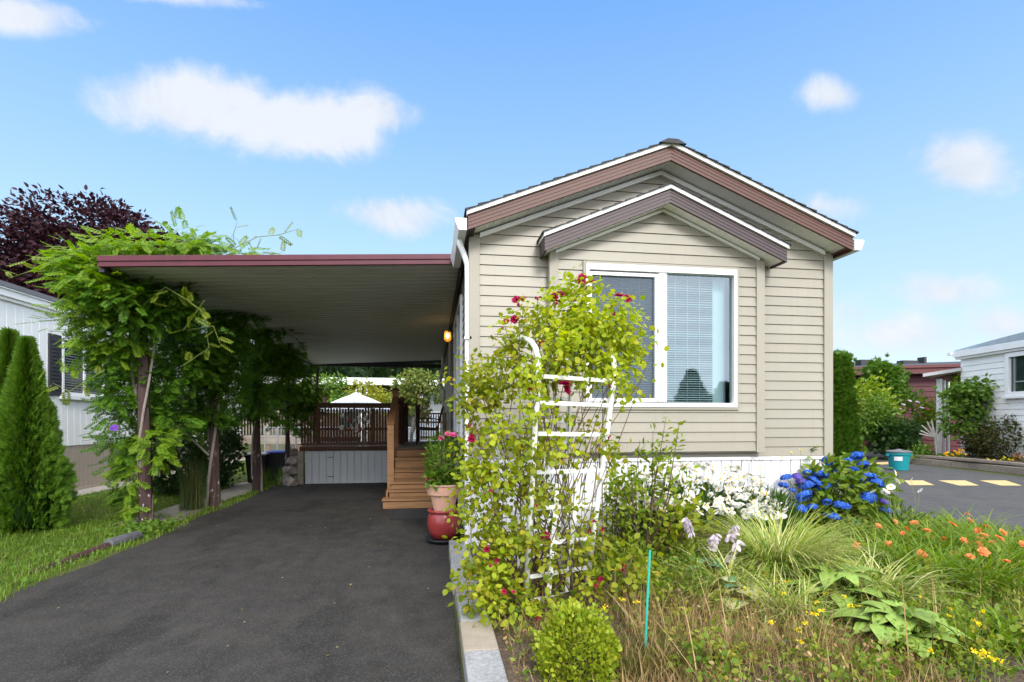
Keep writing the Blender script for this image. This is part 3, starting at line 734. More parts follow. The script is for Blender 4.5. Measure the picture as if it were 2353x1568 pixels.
# ================= carport ====================================================================
CX0, CX1, CY0, CY1, CZ0, CZ1 = -3.95, .36, 7.06, 18.6, 3.34, 3.555
def cz(x): return CZ0 + (CZ1 - CZ0) * (x - CX0) / (CX1 - CX0)
cp = thing('carport', 'long white corrugated carport roof with maroon fascia on rough dark red posts', 'carport', (-1.8, 12, 0))
m = MB(); y = CY0 + .02; prof = []
while y < CY1 - .2:
    prof += [(y, .034), (y + .125, .034), (y + .132, 0), (y + .192, 0)]; y += .2
for (p, q) in zip(prof, prof[1:]):
    if q[0] - p[0] < 1e-5: continue
    m.quad((CX0 + .02, p[0], cz(CX0) + p[1] + .02), (CX1, p[0], cz(CX1) + p[1] + .02), (CX1, q[0], cz(CX1) + q[1] + .02), (CX0 + .02, q[0], cz(CX0) + q[1] + .02))
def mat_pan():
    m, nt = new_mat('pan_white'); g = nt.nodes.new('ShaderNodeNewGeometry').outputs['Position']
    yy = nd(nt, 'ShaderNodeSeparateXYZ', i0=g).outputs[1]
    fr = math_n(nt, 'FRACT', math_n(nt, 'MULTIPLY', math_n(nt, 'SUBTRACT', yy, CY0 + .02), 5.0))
    seam_shade = math_n(nt, 'COMPARE', fr, .66, .10)  # dark bands along the ribs, seam shade put into the colour
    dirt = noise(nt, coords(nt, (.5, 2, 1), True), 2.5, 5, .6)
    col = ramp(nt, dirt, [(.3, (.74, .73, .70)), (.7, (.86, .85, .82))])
    col = mixc(nt, math_n(nt, 'MULTIPLY', seam_shade, .55), col, (.34, .33, .31))
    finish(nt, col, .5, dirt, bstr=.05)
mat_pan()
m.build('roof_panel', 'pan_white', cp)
m = MB()
m.add([(CX0, CY0, cz(CX0) + .06), (CX1, CY0, cz(CX1) + .06), (CX1, CY1, cz(CX1) + .06), (CX0, CY1, cz(CX0) + .06), (CX0, CY0, cz(CX0) + .1), (CX1, CY0, cz(CX1) + .1), (CX1, CY1, cz(CX1) + .1), (CX0, CY1, cz(CX0) + .1)],
      [(0, 3, 2, 1), (4, 5, 6, 7), (0, 1, 5, 4), (1, 2, 6, 5), (2, 3, 7, 6), (3, 0, 4, 7)]); m.build('roof', 'grey_wall', cp)
m = MB(); m.prism([(CX0 - .01, CY0 - .03, cz(CX0)), (CX1 - .08, CY0 - .03, cz(CX1)), (CX1 - .08, CY0 - .03, cz(CX1) + .125), (CX0 - .01, CY0 - .03, cz(CX0) + .125)], (0, .045, 0))
m.prism([(CX0 - .015, CY0 - .045, cz(CX0) + .062), (CX1 - .08, CY0 - .045, cz(CX1) + .062), (CX1 - .08, CY0 - .045, cz(CX1) + .13), (CX0 - .015, CY0 - .045, cz(CX0) + .13)], (0, .014, 0))
m.build('fascia', 'red_fascia', cp, bevel=.004)
m = MB(); m.box(CX0 - .03, CX0 + .03, CY0 + .016, CY1 + .03, CZ0 - .05, CZ0 + .12); m.box(CX0 + .03, CX1, CY1, CY1 + .03, CZ0 - .03, CZ0 + .1); m.prism([(CX0 + .03, CY1 + .031, CZ0 - .04), (CX1, CY1 + .031, CZ1 - .06), (CX1, CY1 + .031, CZ1 + .1), (CX0 + .03, CY1 + .031, CZ0 + .1)], (0, .02, 0))
m.box(CX1 - .0, CX1 + .02, CY0 + .1, CY1, CZ1 - .12, CZ1 + .1); m.build('edge_beam', 'dark_edge', cp)
POSTS = [(-4.0, 8.19, .155), (-3.73, 9.87, .15), (-3.66, 11.85, .14), (-3.42, 13.25, .1), (-3.85, 18.3, .1)]
for i, (x, y, w) in enumerate(POSTS):
    mb = MB(); segs = 9; vs = []; fs = []; n = 8
    for k in range(segs + 1):
        t = k / segs; ww = w * (1.12 - .25 * t) * (1 + .05 * math.sin(5 * t + i)); lean = (-.06 + .04 * i) * t
        for j in range(n):
            a2 = 2 * math.pi * j / n + .4; r = ww / 2 * (1.12 if j % 2 else .98) * (1 + .05 * math.sin(j * 2 + k))
            vs.append((x + lean + r * math.cos(a2), y + r * math.sin(a2), 3.33 * t))
    for k in range(segs):
        for j in range(n): fs.append((k * n + j, k * n + (j + 1) % n, (k + 1) * n + (j + 1) % n, (k + 1) * n + j))
    mb.add(vs, fs); mb.build('post', 'post_red', cp)
m = MB(); m.box(-4.0, -3.3, 8.1, 8.16, 3.2, 3.3); m.build('bracket_beam', 'wood_dark', cp)

# lamp on the side wall
lp = thing('wall_lamp', 'small lit amber wall lamp under the carport beside the side window', 'lamp', (.41, 10.8, 3.2))
m = MB(); m.box(.385, .41, 10.75, 10.85, 3.08, 3.3); m.tube([(.39, 10.8, 3.28), (.3, 10.8, 3.3)], .012, 8); m.build('bracket', 'dark_edge', lp)
m = MB(); m.lathe([(.035, .10), (.062, .08), (.07, -.06), (.055, -.10), (.02, -.12)], (.3, 10.8, 3.2), 12); m.build('shade', 'lamp_glass', lp, smooth=True)
m = MB(); m.lathe([(.008, -.05), (.025, -.02), (.03, .02), (.015, .05)], (.3, 10.8, 3.2), 10); m.build('bulb', 'lamp_glow', lp, smooth=True)

# ================= deck and steps =============================================================
DZ = .92
dk = thing('wooden_deck', 'brown timber deck with steps and pale grey boarding below', 'deck', (-1, 12.8, 0))
m = MB(); y = 11.15
while y < 14.8:
    x0 = -.86 if y < 13.0 else -3.05; m.box(x0, .40, y, y + .135, DZ - .035, DZ); y += .14
m.build('floor', 'wood_grey', dk)
m = MB(); m.box(-3.07, -.86, 12.99, 13.03, DZ - .14, DZ - .036); m.box(-.865, .4, 11.11, 11.145, DZ - .16, DZ - .0); m.box(-.865, -.83, 11.146, 13.0, 0, DZ - .036); m.build('rim_beam', 'wood_beam', dk, bevel=.004)
m = MB(); m.box(-3.10, -2.97, 12.95, 13.09, 0, DZ - .141); m.build('corner_post', 'wood_grey', dk, bevel=.006)
m = MB(); x = -2.955
while x < -.9:
    m.box(x + .007, x + .153, 13.035, 13.05, .01, DZ - .142); x += .16
m.box(-2.955, -.87, 13.07, 13.075, .01, DZ - .142); pn = m.build('skirting', 'bluegrey_boards', dk)
for z in (.16, .62):
    m = MB(); m.box(-2.45, -2.3, 13.028, 13.034, z, z + .015); m.build('hinge', 'dark_edge', pn)
# slatted screen
m = MB(); x = -3.05
while x < -.92:
    top = 1.78 if x > -2.68 else 1.50 + .28 * (x + 3.05) / .37
    m.box(x, x + .043, 13.05, 13.072, DZ + .05, top + random.uniform(-.015, .015)); x += .066
sc = m.build('slat_screen', 'wood_dark', dk)
m = MB(); m.box(-2.70, -.8, 13.02, 13.10, 1.79, 1.88); m.box(-2.72, -.78, 12.99, 13.13, 1.881, 1.91); m.build('rail', 'wood_dark', dk, bevel=.004)
m = MB(); m.box(-3.05, -.9, 13.03, 13.049, 1.26, 1.32); m.box(-2.6, -1.7, 13.03, 13.049, 1.0, 1.10); m.box(-3.05, -.9, 13.03, 13.12, DZ + .005, DZ + .045); m.build('rail', 'wood_dark', dk)
for x, y in ((-1.43, 13.07), (-2.67, 13.07)):
    m = MB(); m.box(x - .04, x + .04, y - .045, y + .05, DZ, 1.785); m.build('rail_post', 'wood_dark', dk)
# steps
runs = [(9.2, 0, .165, -.83), (9.42, .168, .285, -.74), (9.52, .29, .415, -.72), (10.10, .42, .565, -.72), (10.6, .57, .755, -.72)]
for i, (y0, zl, zh, x0) in enumerate(runs):
    y1 = runs[i + 1][0] if i + 1 < len(runs) else 11.11
    m = MB(); m.box(x0, .395, y0, y0 + .03, zl, zh - .036); m.build('riser', 'wood_tread', dk, bevel=.003)
    m = MB(); k = y0 - .028
    while k < y1 + .03:
        m.box(x0 - .015, .397, k, min(k + .137, y1 + .034), zh - .035, zh); k += .142
    m.build('tread', 'wood_tread', dk, bevel=.005)
m = MB(); m.box(-.72, .395, 11.07, 11.105, .757, DZ - .04); m.build('riser', 'wood_tread', dk, bevel=.003)
m = MB(); m.box(-.80, -.765, 9.45, 11.1, 0, .28); m.box(-.76, -.725, 10.1, 11.06, .2, .55); m.build('stringer', 'wood_post', dk)
def newel(x, y, z0, z1, w, cap, mt='wood_post'):
    mb = MB(); mb.box(x - w / 2, x + w / 2, y - w / 2, y + w / 2, z0, z1); o = mb.build('newel_post', mt, dk, bevel=.006)
    if cap:
        mb = MB(); e = w / 2 + .018; mb.box(x - e, x + e, y - e, y + e, z1 + .001, z1 + .03); mb.add([(x - e, y - e, z1 + .031), (x + e, y - e, z1 + .031), (x + e, y + e, z1 + .031), (x - e, y + e, z1 + .031), (x, y, z1 + .08)], [(0, 1, 4), (1, 2, 4), (2, 3, 4), (3, 0, 4), (3, 2, 1, 0)])
        mb.build('post_cap', 'wood_dark', o)
newel(-.73, 9.62, .25, 1.42, .115, False, 'wood_tread')
newel(-.77, 11.5, DZ, 2.12, .12, True); newel(-.73, 13.1, DZ, 2.0, .11, True, 'wood_dark'); newel(-.70, 14.5, DZ, 1.9, .11, True, 'wood_dark')
m = MB(); m.bar((-.73, 9.58, 1.44), (-.77, 11.46, 1.98), .13, .035); m.build('handrail', 'wood_post', dk, bevel=.004)
m = MB(); m.bar((-.77, 11.55, 1.95), (-.73, 13.05, 1.90), .035, .09); m.bar((-.73, 13.15, 1.88), (-.70, 14.45, 1.80), .035, .09)
for k in range(24):
    t = k / 24; y = 11.66 + 2.75 * t; x = -.765 + .06 * t
    m.box(x - .02, x + .02, y, y + .04, DZ + .06, 1.84 - .04 * t)
m.build('side_railing', 'wood_dark', dk)
m = MB(); m.box(-.45, -.34, 14.65, 14.76, DZ, 1.93); m.build('rail_post', 'wood_dark', dk, bevel=.005)
m = MB(); x = -.32
while x < .36: m.box(x, x + .04, 14.7, 14.72, DZ + .06, 1.66); x += .066
m.box(-.335, .4, 14.69, 14.74, 1.661, 1.71); m.box(-.335, .4, 14.675, 14.699, 1.42, 1.47); m.box(-.335, .4, 14.675, 14.699, 1.0, 1.06); m.build('back_railing', 'wood_light', dk)

# mat, chair, umbrella ---------------------------------------------------------------------
m = MB(); m.box(-.63, .06, 8.14, 9.0, .006, .016)
for k in range(28): m.box(-.62, .05, 8.15 + .03 * k, 8.165 + .03 * k, .0162, .022)
tag(m.build('doormat', 'black_rubber', bevel=.002), 'black ribbed rubber doormat at the foot of the wooden steps', 'doormat')
ch = thing('patio_chair', 'dark brown woven patio armchair on the deck facing sideways', 'chair', (-.12, 12.7, DZ))
def cbar(mb, *pts): mb.tube([(p[0] - .10, p[1] + 12.45, p[2] + DZ) for p in pts], .014, 8)
for y in (0, .5):
    mb = MB(); cbar(mb, (-.27, y, 0), (-.25, y, .38), (-.24, y, .60)); mb.build('leg', 'weave_brown', ch)
    mb = MB(); cbar(mb, (.24, y, 0), (.2, y, .36), (.33, y, .88)); mb.build('leg', 'weave_brown', ch)
    mb = MB(); cbar(mb, (-.27, y, .60), (-.1, y, .625), (.14, y, .615), (.26, y, .59)); mb.build('armrest', 'weave_brown', ch)
m = MB(); m.bar((-.38, 12.7, DZ + .39), (.13, 12.7, DZ + .37), .5, .07); m.build('seat', 'weave_brown', ch, bevel=.02)
m = MB(); m.bar((.12, 12.7, DZ + .42), (.25, 12.7, DZ + .90), .5, .035, (1, 0, 0)); m.build('backrest', 'weave_brown', ch, bevel=.012)
UX, UY = -2.85, 20.7
um = thing('patio_umbrella', 'open pale grey patio umbrella standing behind the deck screen', 'umbrella', (UX, UY, 0))
m = MB(); n = 8; rings = [(.06, 2.5), (.5, 2.35), (1.0, 2.13), (1.5, 1.9), (1.5, 1.8)]; vs = []; fs = []
for r, z in rings:
    for k in range(n * 2):
        a2 = math.pi * k / n; rr = r * (1 if k % 2 == 0 else .945); vs.append((UX + rr * math.cos(a2), UY + rr * math.sin(a2), z - (.03 * r if k % 2 else 0)))
N2 = n * 2
for i in range(len(rings) - 1):
    for k in range(N2): fs.append((i * N2 + k, i * N2 + (k + 1) % N2, (i + 1) * N2 + (k + 1) % N2, (i + 1) * N2 + k))
m.add(vs, fs); m.build('canopy', 'canvas', um)
m = MB(); m.lathe([(.25, 2.33), (.2, 2.38), (.1, 2.44), (.03, 2.47)], (UX, UY, .08), 16); m.build('vent', 'canvas', um)
m = MB(); m.tube([(UX, UY, 0), (UX, UY, 2.54)], .022, 10); m.lathe([(.03, 2.54), (.035, 2.6), (.02, 2.66), (.004, 2.68)], (UX, UY, 0), 10); m.build('pole', 'galvanised', um)
m = MB(); m.lathe([(.26, 0), (.26, .04), (.08, .08), (.04, .3)], (UX, UY, 0), 20); m.build('base', 'dark_edge', um)
# wind ornaments and shells hung on the slat screen
plain('shell', (.62, .58, .52), .4, .2, 30); plain('shell_grey', (.4, .42, .45), .4, .2, 30); plain('shell_red', (.3, .08, .05), .5, .2, 30); plain('shell_green', (.10, .2, .15), .5, .2, 30)
def disc(r):
    mb = MB(); mb.lathe([(r * .3, -.004), (r * .8, -.01), (r, 0), (r * .75, .012), (r * .35, .02), (.002, .022)], n=12)
    return mb
shells = [disc(.06).build('hung_shell', mt, smooth=True) for mt in ('shell', 'shell_grey', 'shell_red', 'shell_green')]
spots = [(660, 880, 1.2), (735, 915, .6), (780, 950, 1.1), (895, 935, 1.1), (1025, 925, 1.1), (725, 985, .7), (655, 1070, 1.1), (720, 1030, .9), (890, 1045, 1.2), (870, 1100, 1.2), (915, 1100, 1.1), (965, 965, .7), (1060, 985, .8), (970, 1030, .7), (755, 1090, .7), (815, 1085, .7), (1045, 870, .7), (795, 1050, .8), (1095, 830, .9), (1010, 840, .6), (840, 960, .8), (930, 885, .6), (700, 905, .6), (780, 830, .6), (965, 1085, .6)]
kinds = ['pale', 'grey', 'reddish', 'green']
for i, (zx, zy, k) in enumerate(spots):
    u, v = (740 + zx / 6.533) * .9412, (880 + zy / 6.533) * .9412
    d = 12.9; p = at(u, v, d); kk = i % 4 if i % 3 else 0
    o = shells[kk] if not shells[kk].get('label') else shells[kk].copy()
    if o is not shells[kk]: COL.objects.link(o)
    o.location = (p[0], 13.018, p[2]); o.rotation_euler = (R(90), 0, random.uniform(0, 3)); o.scale = (k, k, k)
    tag(o, f'small round {kinds[kk]} shell hung on the brown slatted deck screen', 'ornament', 'shells hung on the slatted deck screen')
m = MB(); m.lathe([(.045, 0), (.06, .1), (.062, .12), (.05, .12), (.045, .1)], (-2.52, 13.06, 1.912), 14); ptp = thing('rail_flower_pot', 'small clay flower pot standing on the deck screen rail', 'flower pot', (-2.52, 13.06, 1.912)); m.build('pot', 'terracotta', ptp)
lb = LB(); P, o_ = in_blob(60, (-2.52, 13.06, 2.09), (.1, .1, .08), 0); leafy(lb, T_LEAF, P, o_, .06); lb.build('foliage', 'leaf_shrub', ptp)
# pots by the corner
sx, sy = .14, 6.62
m = MB(); m.lathe([(.15, .02), (.215, .024), (.235, .06), (.225, .062), (.2, .035), (.1, .033)], (sx, sy, .0), 30); tag(m.build('pot_saucer', 'black_plastic', smooth=True), 'black plastic saucer under the red glazed pot', 'saucer')
m = MB(); m.lathe([(.10, 0), (.145, .005), (.185, .08), (.205, .17), (.2, .25), (.18, .305), (.172, .315), (.2, .325), (.205, .345), (.195, .36), (.17, .355), (.16, .30)], (sx, sy, .05), 36); tag(m.build('glazed_pot', 'red_glaze', smooth=True), 'round red glazed pot carrying the terracotta pot', 'pot')
fp = thing('terracotta_pot', 'terracotta flower pot with tall green pink flowered plant on a red pot', 'flower pot', (sx, sy, .38))
m = MB(); m.lathe([(.10, 0), (.125, .004), (.168, .2), (.172, .205), (.2, .205), (.218, .31), (.23, .318), (.23, .335), (.212, .335), (.2, .3), (.05, .295)], (sx, sy, .385), 36); m.build('pot', 'terracotta', fp, smooth=False, bevel=.003)
lb = LB(); n = 900; P, o_ = in_blob(n, (sx + .02, sy, .98), (.25, .2, .36), 0); P[:, 2] = np.maximum(P[:, 2], .72); leafy(lb, T_NARROW, P, norm(o_ * .7 + np.array([0, 0, .5])), .10, .1, .8)
P, o_ = in_blob(160, (sx - .02, sy - .05, .78), (.17, .15, .1), 0); leafy(lb, T_LEAF, P, norm(o_ + [0, 0, .4]), .11, .3); lb.build('foliage', 'leaf_pot', fp)
m = MB()
for k in range(26):
    a2 = random.uniform(0, 6.28); r = random.uniform(0, .15); m.tube([(sx + .4 * r * math.cos(a2), sy + .4 * r * math.sin(a2), .68), (sx + r * math.cos(a2), sy + r * math.sin(a2), 1.0), (sx + 1.3 * r * math.cos(a2), sy + 1.3 * r * math.sin(a2), random.uniform(1.1, 1.35))], .003, 5)
m.build('stems', 'stem_green', fp)
def blossom(name, mat, p, r, parent, petals=8, up=(0, -.5, .8), layers=2):
    lb = LB()
    up = norm(np.array([up], float))[0]; e1 = norm(np.cross(up, [.3, .2, .9])[None])[0]; e2 = np.cross(up, e1)
    for l in range(layers):
        a2 = np.arange(petals) / petals * 2 * math.pi + l * .5; A = np.cos(a2)[:, None] * e1 + np.sin(a2)[:, None] * e2 + up * (.25 + .5 * l)
        lb.leaves(T_ROUND, np.repeat(np.asarray(p, float)[None], petals, 0), A, np.repeat(up[None], petals, 0) + rdir(petals) * .3, r * (1 - .25 * l) * rng.uniform(.85, 1.1, petals))
    return lb.build(name, mat, parent)
for (u, v) in ((1013, 1008), (1030, 998), (1042, 1000), (985, 1100)): blossom('flower', 'petal_pink', at(u, v, 6.5), .055, fp, 6)
# ================= edging stones ===============================================================
edges = [2.2, 2.68, 3.2, 3.69, 4.22, 4.57, 5.2, 5.82, 6.22]
looks = [('granite', 'pale grey rough edging stone nearest the camera, at the bottom of the row'), ('granite', 'speckled pale grey edging stone beside the tan one, on its near side'), ('sandstone', 'smooth tan edging stone, the only tan one in the row'),
         ('granite', 'grey edging stone just past the smooth tan stone'), ('rock_mix', 'short brownish edging stone between two longer grey ones'), ('granite', 'grey edging stone just past the short brownish stone'),
         ('granite', 'grey edging stone last but one before the black saucer'), ('granite', 'grey edging stone touching the driveway end next to the black saucer')]
for i, (mt, lbl) in enumerate(looks):
    y0, y1 = edges[i], edges[i + 1]; mb = MB(); nx, ny = 5, 8; vs = []; fs = []
    j = lambda: random.uniform(-.006, .006)
    mb.box(.175 + j() + .004 * i % .02, .40 + j(), y0 + .008, y1 - .008, -.03, .115 + j())
    o = mb.build('edging_stone', mt, bevel=.012, seg=2); tag(o, lbl, 'edging stone', 'edging stones along the driveway')

# ================= white arbor with the climbing rose ==============================================
ar = thing('garden_arbor', 'white tubular arched garden arbor with ladder sides under a climbing rose', 'arbor', (1.0, 4.5, 0))
def hoop(base, top, fbase, bend=.26, apex=2.19):
    b, t, f = Vector(base), Vector(top), Vector(fbase); pts = [b, b.lerp(t, .5), t]; ftop = Vector((f.x + (t.x - b.x) * .4, f.y, t.z))
    for k in range(1, 12):
        a = math.pi * k / 12; w = (1 - math.cos(a)) / 2; p = t.lerp(ftop, w); p.z = t.z + (apex - t.z) * math.sin(a) ** .8; pts.append(p)
    return pts + [ftop, f]
A0, A1, A2 = (.70, 4.02, .03), (.82, 4.07, 1.90), (.56, 4.86, .03)
B0, B1, B2 = (1.24, 4.24, .03), (1.49, 4.23, 1.88), (1.22, 5.0, .03)
for h_ in (hoop(A0, A1, A2), hoop(B0, B1, B2)):
    m = MB(); m.tube(h_, .023, 10); m.build('hoop', 'white_tube', ar, smooth=True)
def lerp3(a, b, t): return tuple(a[i] + (b[i] - a[i]) * t for i in range(3))
for t in (.04, .14, .27, .42, .57, .73, .86, .97):
    m = MB(); m.bar(lerp3(A0, A1, t), lerp3(B0, B1, t), .014, .034); m.build('rung', 'white_tube', ar, bevel=.003)
A3, B3 = hoop(A0, A1, A2)[-2], hoop(B0, B1, B2)[-2]
for k in range(8):
    t = .1 + .115 * k; m = MB(); m.bar(lerp3(A2, A3, t), lerp3(B2, B3, t), .014, .034); m.build('rung', 'white_tube', ar, bevel=.003)
for w in (.36, .66):
    m = MB(); m.bar(lerp3(lerp3(A0, A1, .04), lerp3(B0, B1, .04), w), lerp3(lerp3(A0, A1, .52), lerp3(B0, B1, .52), w), .036, .016, (0, 1, 0)); m.build('slat', 'white_tube', ar)
    m = MB(); m.bar(lerp3(lerp3(A2, A3, .04), lerp3(B2, B3, .04), w), lerp3(lerp3(A2, A3, .75), lerp3(B2, B3, .75), w), .036, .016, (0, 1, 0)); m.build('slat', 'white_tube', ar)

ROSE_LOW = [(1095, 1330, 3.75, 42, 60, .12, 120, 0), (1160, 1400, 3.6, 60, 40, .12, 90, 0), (1075, 1230, 4.0, 18, 60, .1, 40, 0), (1260, 1400, 3.7, 50, 40, .1, 80, 0), (1330, 1290, 3.9, 40, 60, .1, 70, 0), (1165, 980, 4.1, 55, 80, .1, 130, 1), (1160, 1120, 4.0, 50, 80, .1, 120, 1), (1140, 1240, 3.9, 45, 70, .1, 110, 1)]
rs = thing('climbing_rose', 'yellow green climbing rose with dark crimson blooms over the white arbor', 'rose', (1.0, 4.3, .08))
ROSE = [(1225, 870, 4.0, 28, 40, .08, 90, 0), (1230, 950, 3.98, 40, 50, .08, 110, 0), (1215, 1050, 3.95, 45, 60, .08, 120, 0), (1215, 1160, 3.9, 45, 60, .08, 120, 0), (1300, 1060, 4.05, 45, 60, .06, 70, 0), (1320, 1180, 4.05, 45, 60, .06, 60, 0), (1250, 1290, 3.9, 45, 50, .08, 90, 0), (1390, 1010, 4.1, 20, 60, .06, 35, 0), (1385, 860, 4.1, 45, 40, .08, 80, 1), (1290, 800, 4.1, 60, 40, .1, 160, 1), (1200, 1230, 3.9, 50, 50, .08, 90, 0), (1330, 760, 4.3, 90, 60, .15, 350, 1), (1420, 740, 4.4, 60, 40, .12, 160, 1), (1090, 880, 4.3, 40, 40, .12, 110, 0), (1300, 735, 4.6, 105, 75, .26, 780, 1), (1390, 790, 4.6, 85, 75, .22, 520, 1), (1215, 800, 4.5, 85, 75, .26, 470, 0), (1320, 845, 4.5, 120, 48, .26, 480, 1), (1430, 850, 4.5, 45, 70, .18, 170, 1),
        (1330, 690, 4.6, 60, 40, .2, 220, 1), (1150, 860, 4.5, 75, 55, .2, 300, 0), (1120, 950, 4.4, 75, 70, .2, 380, 0), (1100, 1060, 4.4, 50, 80, .2, 300, 0), (1180, 1040, 4.4, 85, 90, .2, 400, 0), (1270, 960, 4.5, 70, 70, .2, 170, 0),
        (1110, 1160, 4.3, 55, 80, .2, 330, 0), (1190, 1170, 4.25, 80, 100, .2, 400, 0), (1285, 1120, 4.4, 75, 100, .2, 240, 0), (1365, 1070, 4.4, 45, 100, .15, 110, 0), (1105, 1265, 4.1, 55, 80, .2, 400, 0), (1180, 1290, 4.05, 80, 80, .2, 380, 0),
        (1280, 1240, 4.2, 75, 80, .2, 190, 0), (1350, 1215, 4.3, 40, 80, .15, 60, 0), (1125, 1365, 3.85, 50, 55, .15, 240, 0), (1190, 1385, 3.85, 65, 50, .15, 130, 0), (1300, 1350, 3.95, 60, 50, .15, 80, 0), (1075, 1130, 4.4, 28, 60, .1, 90, 0), (1070, 920, 4.4, 30, 40, .1, 60, 0), (1440, 760, 4.6, 40, 50, .12, 110, 1), (1475, 800, 4.6, 20, 30, .1, 25, 1), (1500, 820, 4.6, 25, 10, .1, 8, 1)]
ROSE += ROSE_LOW + [(1192, 708, 4.5, 12, 16, .06, 14, 1), (1345, 668, 4.55, 14, 14, .06, 22, 1), (1432, 702, 4.6, 16, 14, .06, 18, 1), (1240, 700, 4.5, 14, 14, .06, 14, 1), (1075, 830, 4.4, 16, 12, .06, 14, 0), (1045, 880, 4.4, 16, 14, .06, 16, 0), (1470, 870, 4.5, 20, 16, .06, 16, 1), (1160, 760, 4.4, 20, 16, .08, 22, 0)]; la, lt = LB(), LB(); mst = MB()
for (u, v, d, ru, rv, rd, n, top) in ROSE:
    c = at(u, v, d); r = np.array([ru * d / FPX, rd, rv * d / FPX])
    n = int(n * (1.12 if v < 900 else .85)); P, o_ = clumped(n, c, r, max(4, n // 13), (.11, .11, .10), .15)
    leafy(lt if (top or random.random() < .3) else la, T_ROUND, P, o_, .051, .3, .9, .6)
    for k in range(max(1, n // 170)):
        q, _ = in_blob(2, c, r, .1); bs = np.array([random.choice([.55, .66, .75, .85, 1.1, 1.28]), 4.1 + random.uniform(-.1, .3), .1]); mid = (bs * .45 + q[0] * .55) + rng.normal(size=3) * .06
        mst.tube([bs, bs * .7 + mid * .3 + rng.normal(size=3) * .03, mid, q[0], q[1]], [.006, .005, .004, .0025, .0015], 5)
la.build('foliage', 'leaf_rose', rs); lt.build('brighter_foliage', 'leaf_rose_top', rs); mst.build('canes', 'stem_brown', rs)  # upper and some other clumps use the brighter leaf colour
def rose_bloom(p, r, parent, mat='petal_rose', up=(0, -.6, .6)):
    lb = LB(); upv = norm(np.array([up], float) + rng.normal(size=(1, 3)) * .4)[0]; e1 = norm(np.cross(upv, [.3, .2, .9])[None])[0]; e2 = np.cross(upv, e1)
    for l, (k, tilt, s_) in enumerate(((9, .15, 1), (8, .5, .85), (6, 1.0, .65), (4, 2, .5))):
        a2 = np.arange(k) / k * 2 * math.pi + l * .7 + rng.normal(size=k) * .15; A = np.cos(a2)[:, None] * e1 + np.sin(a2)[:, None] * e2 + upv * tilt
        lb.leaves(T_ROUND, np.repeat(np.asarray(p, float)[None], k, 0), A, np.repeat(upv[None], k, 0) + rdir(k) * .25, r * s_ * rng.uniform(.85, 1.15, k))
    return lb.build('bloom', mat, parent)
for (u, v, r, d) in [(1186, 690, .045, 4.5), (1199, 687, .04, 4.5), (1272, 683, .05, 4.5), (1286, 676, .05, 4.5), (1279, 693, .04, 4.5), (1334, 645, .05, 4.55), (1340, 636, .035, 4.55), (1356, 650, .055, 4.55), (1352, 664, .04, 4.55), (1422, 680, .05, 4.6), (1441, 686, .045, 4.6), (1404, 706, .03, 4.6), (1240, 684, .022, 4.5), (1162, 740, .035, 4.4), (1180, 734, .04, 4.4), (1186, 731, .03, 4.4),
                     (1297, 884, .065, 4.2), (1302, 895, .05, 4.2), (1340, 748, .04, 4.4), (1366, 745, .04, 4.4), (1244, 790, .035, 4.35), (1082, 1010, .035, 4.3), (1084, 1002, .025, 4.3), (1118, 1262, .03, 3.95), (1256, 1230, .03, 4.1), (1245, 1240, .03, 4.1), (1353, 1222, .025, 4.2), (1382, 1216, .022, 4.2), (1158, 1360, .022, 3.7), (1180, 1360, .015, 3.7), (1430, 1310, .022, 4.0), (1432, 1300, .02, 4.0), (1382, 1330, .025, 4.0), (1376, 1334, .02, 4.0), (1330, 780, .025, 4.4), (1400, 860, .03, 4.4), (1280, 745, .025, 4.4), (1160, 1560, .02, 3.1)]:
    rose_bloom(at(u, v, d), r, rs)
lb = LB(); P = np.zeros((7, 3)); leafy(lb, T_ROUND, P, norm(rdir(7) * [1, 1, .5] + [0, 0, .4]), .022, 0, .5); o = lb.build('bud', 'petal_rose'); bud = o.data; COL.objects.unlink(o); bpy.data.objects.remove(o)
for (u, v, d, ru, rv, rd, n, top) in ROSE:
    for _ in range(1 if random.random() < .6 else 0):
        p = at(u + random.gauss(0, ru * .55), v + random.gauss(0, rv * .55), d - rd * .8); o = bpy.data.objects.new('bud', bud); link(o, rs); o.location = Vector([float(z) for z in p]) - base_of(rs); o.rotation_euler = (random.gauss(0, .5), random.gauss(0, .5), random.uniform(0, 6))

# ================= garden plants ==================================================================
def bush(name, label, cat, c, r, n, tmpl, size, mat, group=None, m=None, cr=.12, shell=.45, droop=.1, trunk=None, base=None, jit=.7, up=.4):
    t = thing(name, label, cat, (c[0], c[1], base if base is not None else 0), group)
    lb = LB(); P, o_ = clumped(n, c, r, m or max(8, n // 40), (cr,) * 3 if not isinstance(cr, tuple) else cr, shell)
    P[:, 2] = np.maximum(P[:, 2], (base or 0) + .02); leafy(lb, tmpl, P, o_, size, droop, jit, up); lb.build('foliage', mat, t)
    if trunk:
        mb = MB(); b0 = np.array([c[0], c[1], base or 0])
        for k in range(trunk):
            q, _ = in_blob(1, c, np.asarray(r) * .8, .3); mb.tube([b0 + rng.normal(size=3) * [.03, .03, 0], b0 * .5 + q[0] * .5 + rng.normal(size=3) * .06, q[0]], [.02 * r[2], .014 * r[2], .004], 5)
        mb.build('stems', 'stem_brown', t)
    return t
